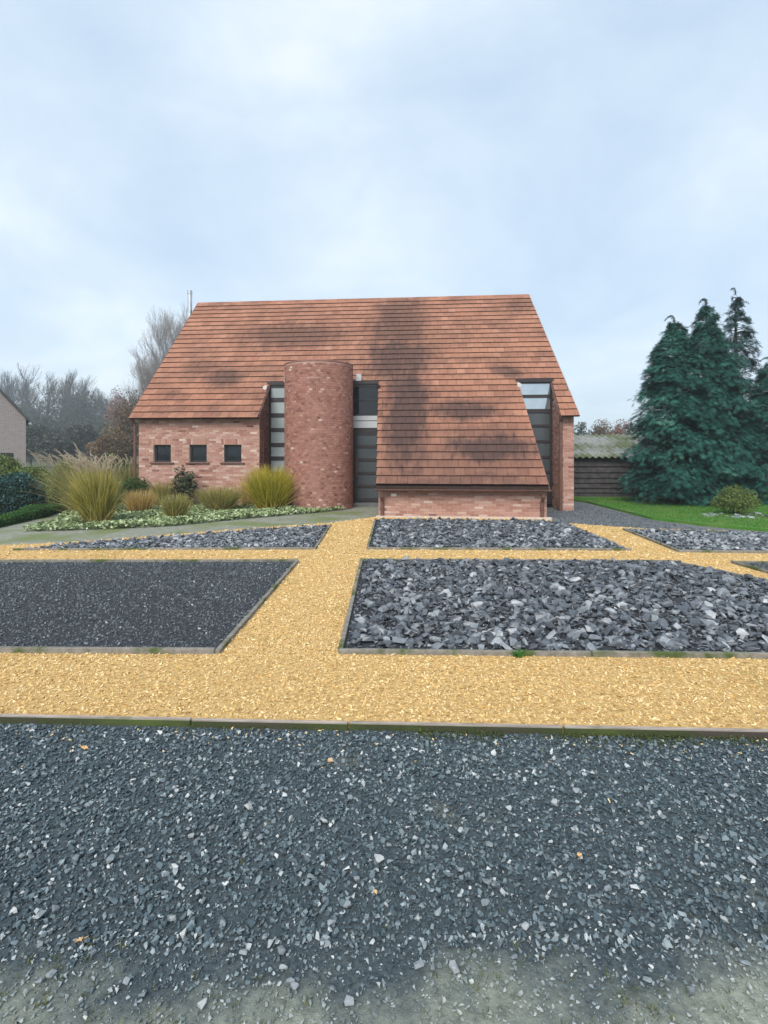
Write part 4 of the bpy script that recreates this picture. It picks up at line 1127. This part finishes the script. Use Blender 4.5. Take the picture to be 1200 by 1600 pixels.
conifer('dark conifer with a drooping leader, behind and right of the broad one', 10.50, 17.7, 6.5, 1.45, 52, 300, M_needle, .5, power=1.7)
conifer('short dark conifer tucked low between the broad conifer and the sparse tall one', 11.35, 18.2, 4.9, 1.15, 55, 170, M_needle, .45, power=1.9)
conifer('tallest sparse conifer with sky showing through near the right edge', 12.55, 19.4, 7.3, 1.45, 53, 190, M_needle_blue, .35, power=1.25, sparse=True)
conifer('lower dark conifer cut off by the right picture edge', 12.55, 17.6, 4.6, 1.45, 54, 190, M_needle, .45, power=1.9)

# lawn grass
x, y = scatter([(6.5, 19.4), (6.8, 18.2), (6.66, 13.5), (7.2, 12.35), (7.95, 11.45), (12.5, 10.9), (13, 16), (9, 19.4)], 700)
n = len(x); Lh = rng.uniform(.02, .05, n); a = rng.uniform(0, 6.28, n)
V = np.stack([np.stack([x - .006 * np.cos(a), y - .006 * np.sin(a), np.full(n, .048)], 1), np.stack([x + .006 * np.cos(a), y + .006 * np.sin(a), np.full(n, .048)], 1), np.stack([x + rng.normal(0, .02, n), y + rng.normal(0, .02, n), .05 + Lh], 1)], 1).reshape(-1, 3)
o = link('lawn_grass', np_mesh('lawn_grass', V, np.arange(n * 3).reshape(-1, 3), {'tone': np.repeat(rng.random(n), 3)}), None, leaf_mat('lawn_blade', [(0, (.04, .14, .016)), (.6, (.08, .22, .03)), (1, (.16, .30, .06))]))
tag(o, 'short bright green grass of the lawn', 'grass', None, 'stuff')

# stones round the bush
rk = empty('rockery', (9.2, 13.7, .05)); tag(rk, 'scatter of pale grey stones on the lawn edge around the round bush', 'rockery')
for i in range(70):
    a = random.uniform(0, 6.28); q = math.sqrt(random.random()); l = random.uniform(.08, .24)
    inst('stone', random.choice(STONES), rk, (q * 1.5 * math.cos(a) + .3, q * .6 * math.sin(a), .0), (random.uniform(-.3, .3), random.uniform(-.3, .3), a), (l, l * .7, l * .35))

# weed at the slate bed and grass in the drive
wd = empty('weed', (1.06, 4.30, 0)); tag(wd, 'small green weed growing at the front board of the large slate bed', 'weed')
V, F, t, al_, _t = blades(40, .07, .07, .03, .007, 61, .6); link('foliage', np_mesh('foliage', V, F, {'tone': t, 'along': al_}), wd, blade_mat('weed_leaf', (.05, .14, .03), (.07, .22, .05), (.12, .30, .08)))
x, y = scatter(view_wedge(1.2, 2.3, .5), 420)
k = rng.random(len(x)) < np.clip((1.95 - y) * 1.7, .02, 1) * (.5 + .5 * np.sin(x * 4.3 + y * 7)); x, y = x[k], y[k]; m = len(x)
Vs, Fs, Ts, As = [], [], [], []; base = 0
for i in range(m):
    V, F, t, al_, _t = blades(7, rng.uniform(.010, .030), .022, .012, .0018, 1000 + i, .5, .5, 2)
    V = V + (x[i], y[i], -.034); Vs.append(V); Fs.append(F + base); base += len(V); Ts.append(t); As.append(al_)
o = link('drive_grass', np_mesh('drive_grass', np.concatenate(Vs), np.concatenate(Fs), {'tone': np.concatenate(Ts), 'along': np.concatenate(As)}), None, blade_mat('dry_grass', (.13, .14, .07), (.16, .19, .09), (.26, .26, .16)))
tag(o, 'thin dull grass and moss growing through the gravel', 'grass', None, 'stuff')

# moss creeping along the foot of the edging
x = np.concatenate([rng.uniform(.2, 2.9, 5200), rng.uniform(-2.9, .2, 700)]); y = 3.205 - .04 * x - rng.gamma(1.1, .035, len(x)); k = np.sin(x * 5.1) * .5 + np.sin(x * 13) * .5 + rng.normal(0, .6, len(x)) > -.1
x, y = x[k], y[k]
V, F, t = leaf_cards(np.stack([x, y, -.032 + .018 * rng.random(len(x))], 1), .014, 77)
o = link('moss', np_mesh('moss', V, F, {'tone': t}), None, leaf_mat('moss_leaf', [(0, (.03, .05, .012)), (.6, (.075, .10, .025)), (1, (.14, .16, .05))]))
tag(o, 'green moss along the foot of the timber edging', 'moss', None, 'stuff')

# fallen leaves
M_fallen = plain('fallen_leaf', (.55, .36, .17), .7, 0, .3, 30, .3)
def fallen(label, px, py, s, seed, mat=M_fallen):
    g = random.Random(seed); Y = 1412 / (py - 710); X = (px - 600) / 850 * Y
    b = MB(); n = 14; pts = []
    for i in range(n):
        a = 2 * math.pi * i / n; r_ = s * (1.0 if i % 2 == 0 else .62) * (1.15 if i == 0 else .9) * g.uniform(.85, 1.1)
        pts.append((r_ * math.cos(a), r_ * .75 * math.sin(a), .004 + .18 * s * math.sin(2 * a + seed) ** 2))
    top = [(p[0], p[1], p[2] + .0012) for p in pts]
    b.add(pts + [(0, 0, .001)], [(i, (i + 1) % n, n) for i in range(n)]); b.add(top + [(0, 0, .0025)], [((i + 1) % n, i, n) for i in range(n)])
    b.tube([(-s * .9, 0, .003), (-s * 1.7, s * .2, .006)], [.0015, .001], 5)
    o = b.build('fallen_leaf', mat); o.location = (X, Y, -.017); o.rotation_euler = (g.uniform(-.2, .2), g.uniform(-.2, .2), g.uniform(0, 6.28))
    tag(o, label, 'leaf', 'fallen leaves on the drive')
fallen('tan fallen leaf in the middle of the drive below the timber edging', 516, 1203, .028, 1)
fallen('pale tan fallen leaf on the left of the drive near the timber edging', 132, 1182, .026, 2)
fallen('yellowish fallen leaf on the left where the drive turns pale and grassy', 124, 1492, .016, 3)
fallen('tiny orange brown fallen leaf low in the middle of the drive', 586, 1414, .013, 4)
fallen('curled brown leaf against the timber edging left of the tan one', 447, 1141, .024, 5, plain('brown_leaf', (.20, .10, .06), .7))
fallen('pale cream fallen leaf on the right half of the drive', 905, 1355, .018, 6)

# ------------------------------------------------------------------ barn and neighbour
M_board = ground_mat('dark_board', [(5, [(.3, (.022, .020, .022)), (.7, (.085, .078, .078))], None)], .85, .4, .006, 40)
M_corr = ground_mat('mossy_fibre_cement', [(6, [(.3, (.15, .165, .16)), (.7, (.30, .31, .30))], None), (18, [(.3, (.07, .09, .05)), (.7, (.13, .15, .08))], (1.1, .42, .62))], .9, .3, .004, 30)
barn = empty('wooden_barn', (9.6, 19.9, 0), R(-2)); tag(barn, 'low dark boarded shed with mossy corrugated roof between house and conifers', 'shed')
b = MB(); b.box(-3.3, 3.3, .06, 3.4, -.1, 1.50); b.build('frame', M_inside, barn)
z = 0.0; i = 0
while z < 1.46:
    hgt = random.uniform(.17, .235)
    q = MB(); x0 = -3.3
    for xa, xb in ((-3.3, random.uniform(-1.6, -.9)), (None, 3.3)):
        xa = x0 if xa is None else xa
        q = MB(); t1 = random.uniform(.0, .012); t2 = random.uniform(-.012, .012)
        zt = min(z + hgt, 1.49)
        q.prism([(xa, -.03 - t1, z - .02), (xb - .006, -.03 - t1 * .3, z + t2 - .02), (xb - .006, .03, zt + t2), (xa, .03, zt)], (0, .022, 0))
        q.build('plank', M_board, barn); x0 = xb
    z += hgt
nx_, ny_ = 400, 5
uu = np.linspace(-3.5, 3.5, nx_); tt = np.linspace(0, 1, ny_)
Z = 1.50 + .95 * tt[None] + .035 * np.sin(uu * 2 * np.pi / .23)[:, None]
V = np.stack([np.repeat(uu[:, None], ny_, 1), -.22 + 3.6 * np.repeat(tt[None], nx_, 0), Z], -1)
F = np.array([[i * ny_ + j, (i + 1) * ny_ + j, (i + 1) * ny_ + j + 1, i * ny_ + j + 1] for i in range(nx_ - 1) for j in range(ny_ - 1)])
V2 = V.copy(); V2[..., 2] -= .012
n0 = nx_ * ny_
edge = [[i * ny_, n0 + i * ny_, n0 + (i + 1) * ny_, (i + 1) * ny_] for i in range(nx_ - 1)]
link('roof', np_mesh('roof', np.concatenate([V.reshape(-1, 3), V2.reshape(-1, 3)]), np.concatenate([F, F[:, ::-1] + n0, np.array(edge)]), flat=False), barn, M_corr)
b = MB(); b.prism([(-3.4, 3.3, 2.40), (3.4, 3.3, 2.40), (3.4, 6.5, 1.5), (-3.4, 6.5, 1.5)], (0, 0, -.04)); b.build('roof', M_corr, barn)
b = MB(); b.box(-3.32, 3.32, -.03, .06, 1.40, 1.47); b.build('eaves_beam', M_inside, barn)

nbm = bpy.data.materials.new('neighbour_brick'); t, bs_ = nodes_of(nbm)
bt = t.nodes.new('ShaderNodeTexBrick'); bt.inputs['Scale'].default_value = 1.0
for k_, v_ in (('Color1', (.27, .215, .21, 1)), ('Color2', (.20, .16, .155, 1)), ('Mortar', (.33, .31, .30, 1)), ('Mortar Size', .011), ('Brick Width', .21), ('Row Height', .067)): bt.inputs[k_].default_value = v_
mp = t.nodes.new('ShaderNodeMapping'); mp.inputs['Rotation'].default_value = (R(90), 0, 0); t.links.new(t.nodes.new('ShaderNodeTexCoord').outputs['Object'], mp.inputs[0])
t.links.new(mp.outputs[0], bt.inputs['Vector']); t.links.new(bt.outputs['Color'], bs_.inputs['Base Color']); bs_.inputs['Roughness'].default_value = .9
bump(t, bs_, bt.outputs['Fac'], -.4, .01)
nb = empty('neighbour_house', (-19.75, 30.0, 0), R(38)); tag(nb, 'grey brick gable end of a neighbouring house at the left picture edge', 'house')
EH, PH = 3.55, 1.2
b = MB(); b.prism([(0, 0, 0), (0, 0, EH), (-4, 0, EH + 4 * PH), (-8, 0, EH), (-8, 0, 0)], (0, 10, 0)); b.build('wall', nbm, nb)
b = MB(); b.prism([(.18, -.10, EH - .20), (.18, -.10, EH - .02), (-4, -.10, EH + 4 * PH + .20), (-4, -.10, EH + 4 * PH + .02)], (0, 10.2, 0)); b.build('roof', plain('dark_slate_roof', (.06, .058, .062), .7), nb)
b = MB(); b.prism([(-8.18, -.10, EH - .20), (-4.002, -.10, EH + 4 * PH + .02), (-4.002, -.10, EH + 4 * PH + .20), (-8.18, -.10, EH - .02)], (0, 10.2, 0)); b.build('roof', plain('dark_slate_roof', (.06, .058, .062), .7), nb)
b = MB(); b.box(.12, .26, -.12, 10.1, EH - .30, EH - .19); b.build('gutter', M_zinc, nb)
b = MB(); b.box(-1.75, -.58, -.03, .02, .1, 1.68); wf = b.build('window', M_frame, nb)
b = MB(); b.box(-1.67, -1.16, -.045, -.032, .2, 1.6); b.build('pane', M_glass_dark, wf)
b = MB(); b.box(-1.09, -.66, -.045, -.032, .2, 1.6); b.build('pane', M_glass_dark, wf)
b = MB(); b.box(-1.85, -.48, -.10, -.002, .03, .098); b.build('sill', M_concrete, wf)

# ------------------------------------------------------------------ trees in the distance
def segs_mesh(name, segs, sides=3):
    A = np.array([s[0] for s in segs]); B = np.array([s[1] for s in segs]); ra = np.array([s[2] for s in segs]); rb = np.array([s[3] for s in segs])
    d = B - A; d /= np.linalg.norm(d, axis=1)[:, None] + 1e-9
    up = np.where(np.abs(d[:, 2:3]) > .9, np.array([[1., 0, 0]]), np.array([[0, 0, 1.]])); x = np.cross(d, up); x /= np.linalg.norm(x, axis=1)[:, None]; y = np.cross(d, x)
    V = []
    for P0, rr in ((A, ra), (B, rb)):
        for k in range(sides):
            a = 2 * np.pi * k / sides; V.append(P0 + (x * np.cos(a) + y * np.sin(a)) * rr[:, None])
    V = np.stack(V, 1); n = len(A)
    q = np.array([[k, (k + 1) % sides, sides + (k + 1) % sides, sides + k] for k in range(sides)])
    return np_mesh(name, V.reshape(-1, 3), (q[None] + (np.arange(n) * 2 * sides)[:, None, None]).reshape(-1, 4))

def skeleton(h, spread, seed, depth=5, upright=.55, first=.25):
    g = random.Random(seed); trunk, twigs = [], []
    def grow(p, d, l, r, lev):
        n = 3; q = Vector(p); dd = Vector(d)
        for i in range(n):
            dd = (dd + Vector((g.gauss(0, .10), g.gauss(0, .10), .10 * upright))).normalized()
            q2 = q + dd * l / n; r2 = r * (1 - .28 / n * (i + 1))
            (trunk if lev < 2 else twigs).append((tuple(q), tuple(q2), r * (1 - .28 / n * i), r2)); q = q2
            if lev < depth and (lev > 0 or i > 0):
                for k in range(2 if lev < 2 else 2):
                    a = g.uniform(0, 6.28); side = dd.orthogonal().normalized(); side.rotate(Matrix.Rotation(a, 3, dd))
                    ang = g.uniform(.35, .95) * spread
                    nd = (dd * math.cos(ang) + side * math.sin(ang) + Vector((0, 0, upright * .35))).normalized()
                    grow(q, nd, l * g.uniform(.5, .68), r2 * .52, lev + 1)
        if lev < depth: grow(q, dd, l * .62, r * .62, lev + 1)
    grow((0, 0, -.1), (0, 0, 1), h * .42, h * .014, 0)
    zmax = max(s[1][2] for s in twigs)
    k = h / zmax
    f = lambda s: (tuple(c * k for c in s[0]), tuple(c * k for c in s[1]), s[2], s[3])
    return [f(s) for s in trunk], [f(s) for s in twigs]

def bare_proto(h, spread, seed, mat, depth=4, up=.55, thick=1.0):
    tr, tw = skeleton(h, spread, seed, depth, up)
    mt = segs_mesh('trunk', [(a, b_, c_ * 1.2, d_ * 1.2) for a, b_, c_, d_ in tr], 6); mt.materials.append(M_bark)
    mc = segs_mesh('crown', [(a, b_, max(c_, .008 * h / 10) * thick, max(d_, .006 * h / 10) * thick) for a, b_, c_, d_ in tw], 3); mc.materials.append(mat)
    return mt, mc
PROTO = [bare_proto(16, 1.0, 3, M_twig, 4, .7), bare_proto(16, .8, 4, M_twig, 4, .9), bare_proto(14, 1.1, 5, M_twig_brown, 4, .6), bare_proto(15, .9, 9, M_twig, 4, .8), bare_proto(16, .95, 14, plain('pale_twig', (.22, .20, .19), .95, 0, .2, 4, .1), 5, .75, .55)]
def bare_tree(label, x, y, h, proto, rz, wide=1.0, group='bare trees of the misty wood'):
    mt, mc = PROTO[proto]; hp = (16, 16, 14, 15, 16)[proto]
    root = empty('bare_tree', (x, y, -.12), rz); tag(root, label, 'tree', group)
    s = h / hp
    inst('trunk', mt, root, (0, 0, 0), (0, 0, 0), (s * wide, s * wide, s)); inst('crown', mc, root, (0, 0, 0), (0, 0, 0), (s * wide, s * wide, s))
    return root
def leafy_tree(name, label, x, y, h, r, n, leaf, mat, seed, group='leafy trees of the misty wood', low=.1, lumps=26):
    root = empty(name, (x, y, -.12)); tag(root, label, 'tree', group)
    b = MB(); b.tube([(0, 0, -.05), (.1, 0, h * .4), (0, .1, h * .85)], [h * .02, h * .014, .03], 7); stems(b, 7, h * .8, r * .7, seed, h * .006, h * .2); b.build('trunk', M_bark, root)
    P_ = lumpy(seed, n, r * 1.05, r * 1.05, h * .5, h * (.5 + low * .5), lumps, .6); P_ = P_[P_[:, 2] > .1]
    V, F, t = leaf_cards(P_, leaf, seed + 1); link('crown', np_mesh('crown', V, F, {'tone': t}), root, mat)
    return root
M_far_green = leaf_mat('wood_leaf', [(0, (.024, .030, .024)), (.6, (.058, .066, .048)), (1, (.11, .115, .08))])
M_far_brown = leaf_mat('autumn_leaf', [(0, (.07, .045, .026)), (.6, (.17, .108, .055)), (1, (.30, .20, .10))])
M_far_red = leaf_mat('red_autumn_leaf', [(0, (.13, .05, .035)), (.6, (.26, .11, .075)), (1, (.36, .18, .12))])

for i, (px, Y, ytop, pr, wd_) in enumerate([(-25, 140, 560, 0, .9), (12, 133, 572, 1, .9), (42, 148, 566, 0, .85), (68, 136, 580, 3, .9), (95, 152, 574, 1, .9), (122, 144, 592, 0, .8), (148, 159, 588, 3, .85), (172, 148, 606, 1, .8), (200, 167, 600, 0, .8), (226, 152, 588, 3, .8)]):
    nm = ['far left picture edge', 'right edge of the neighbouring gable', 'neighbouring roof slope', 'gap right of the neighbouring gutter', 'light hedge', 'plumed silver grass', 'centre of the plumed grass', 'reddish autumn tree', 'brown thicket by the house', 'left roof verge'][i]
    bare_tree('misty bare tree rising above the ' + nm, (px - 600) / 850 * Y, Y, 1.6 + (710 - ytop) * Y / 850, pr, i * 1.3, wd_ * 1.15)
bare_tree('tall fine-twigged bare tree close behind the left roof slope beside the flue', (283 - 600) / 850 * 70, 70, 1.6 + (710 - 474) * 70 / 850, 4, 2.2, .72, None)
bare_tree('smaller bare tree half hidden behind the left end of the roof', (236 - 600) / 850 * 74, 74, 1.6 + (710 - 540) * 74 / 850, 4, .4, .8, None)
for i, (px, Y, ytop, rpx, mat, nm) in enumerate([(30, 125, 640, 46, M_far_green, 'dark bushy tree behind the neighbouring gable'), (85, 121, 632, 44, M_far_green, 'grey green bushy tree above the light hedge'), (128, 133, 605, 40, M_far_green, 'taller grey green tree left of the reddish tree'), (165, 117, 650, 40, M_far_green, 'low dark thicket behind the silver grass plumes'),
                                                 (182, 129, 604, 24, M_far_red, 'reddish autumn tree left of the house'), (205, 52, 612, 34, M_far_brown, 'brown autumn tree beside the left house corner'), (180, 48, 668, 38, M_far_brown, 'low olive brown thicket left of the downpipe'), (-20, 114, 620, 50, M_far_green, 'dark bushy tree at the far left edge'),
                                                 (48, 74, 668, 34, M_far_green, 'low dark thicket just right of the neighbouring gutter'), (92, 70, 676, 36, M_far_green, 'low dark thicket above the light leafy hedge'), (132, 76, 664, 34, M_far_green, 'low dark thicket behind the middle of the plumed grasses'), (166, 70, 678, 30, M_far_brown, 'low brown thicket left of the olive thicket')]):
    h = 1.72 + (710 - ytop) * Y / 850
    leafy_tree('bushy_tree', nm, (px - 600) / 850 * Y, Y, h, rpx * Y / 850, 7000, .42 if Y > 55 else .2, mat, 70 + i)
for i, (px, Y, ytop, rpx, mat, nm) in enumerate([(905, 58, 667, 16, M_far_green, 'pale grey green tree just right of the house gable'), (936, 60, 659, 26, M_far_brown, 'brown autumn tree above the middle of the shed roof'), (972, 62, 662, 24, M_far_red, 'reddish brown tree above the shed roof beside the conifers'), (1010, 60, 655, 30, M_far_brown, 'brown tree hidden mostly behind the broad conifer')]):
    leafy_tree('autumn_tree', nm, (px - 600) / 850 * Y, Y, 1.72 + (710 - ytop) * Y / 850, rpx * Y / 850, 3600, .2, mat, 90 + i, 'autumn trees behind the shed')
# far-off wood that reads as one mass
x = np.concatenate([rng.uniform(-240, -60, 16000), rng.uniform(30, 220, 9000)]); y = rng.uniform(185, 230, len(x))
hh = np.where(x < 0, 21 + 3 * np.sin(x * .21) + 2 * np.sin(x * .53), 11 + 2 * np.sin(x * .3))
z = hh * rng.random(len(x)) ** .8 - .1
V, F, t = leaf_cards(np.stack([x, y, z], 1), 1.7, 99)
o = link('far_wood', np_mesh('far_wood', V, F, {'tone': t}), None, M_far_green)
tag(o, 'misty far-off wood behind the garden', 'wood', None, 'stuff')

# ------------------------------------------------------------------ misty air
b = MB(); b.box(-1100, 1100, -1100, 1100, -1.2, 40)
hm = bpy.data.materials.new('mist'); hm.use_nodes = True; t = hm.node_tree; t.nodes.clear()
pv = t.nodes.new('ShaderNodeVolumePrincipled'); pv.inputs['Color'].default_value = (.84, .93, 1.0, 1); pv.inputs['Density'].default_value = .0013; pv.inputs['Anisotropy'].default_value = .1
mo = t.nodes.new('ShaderNodeOutputMaterial'); t.links.new(pv.outputs[0], mo.inputs['Volume'])
o = b.build('haze', hm); tag(o, 'thin pale autumn mist filling the air', 'haze', None, 'stuff')
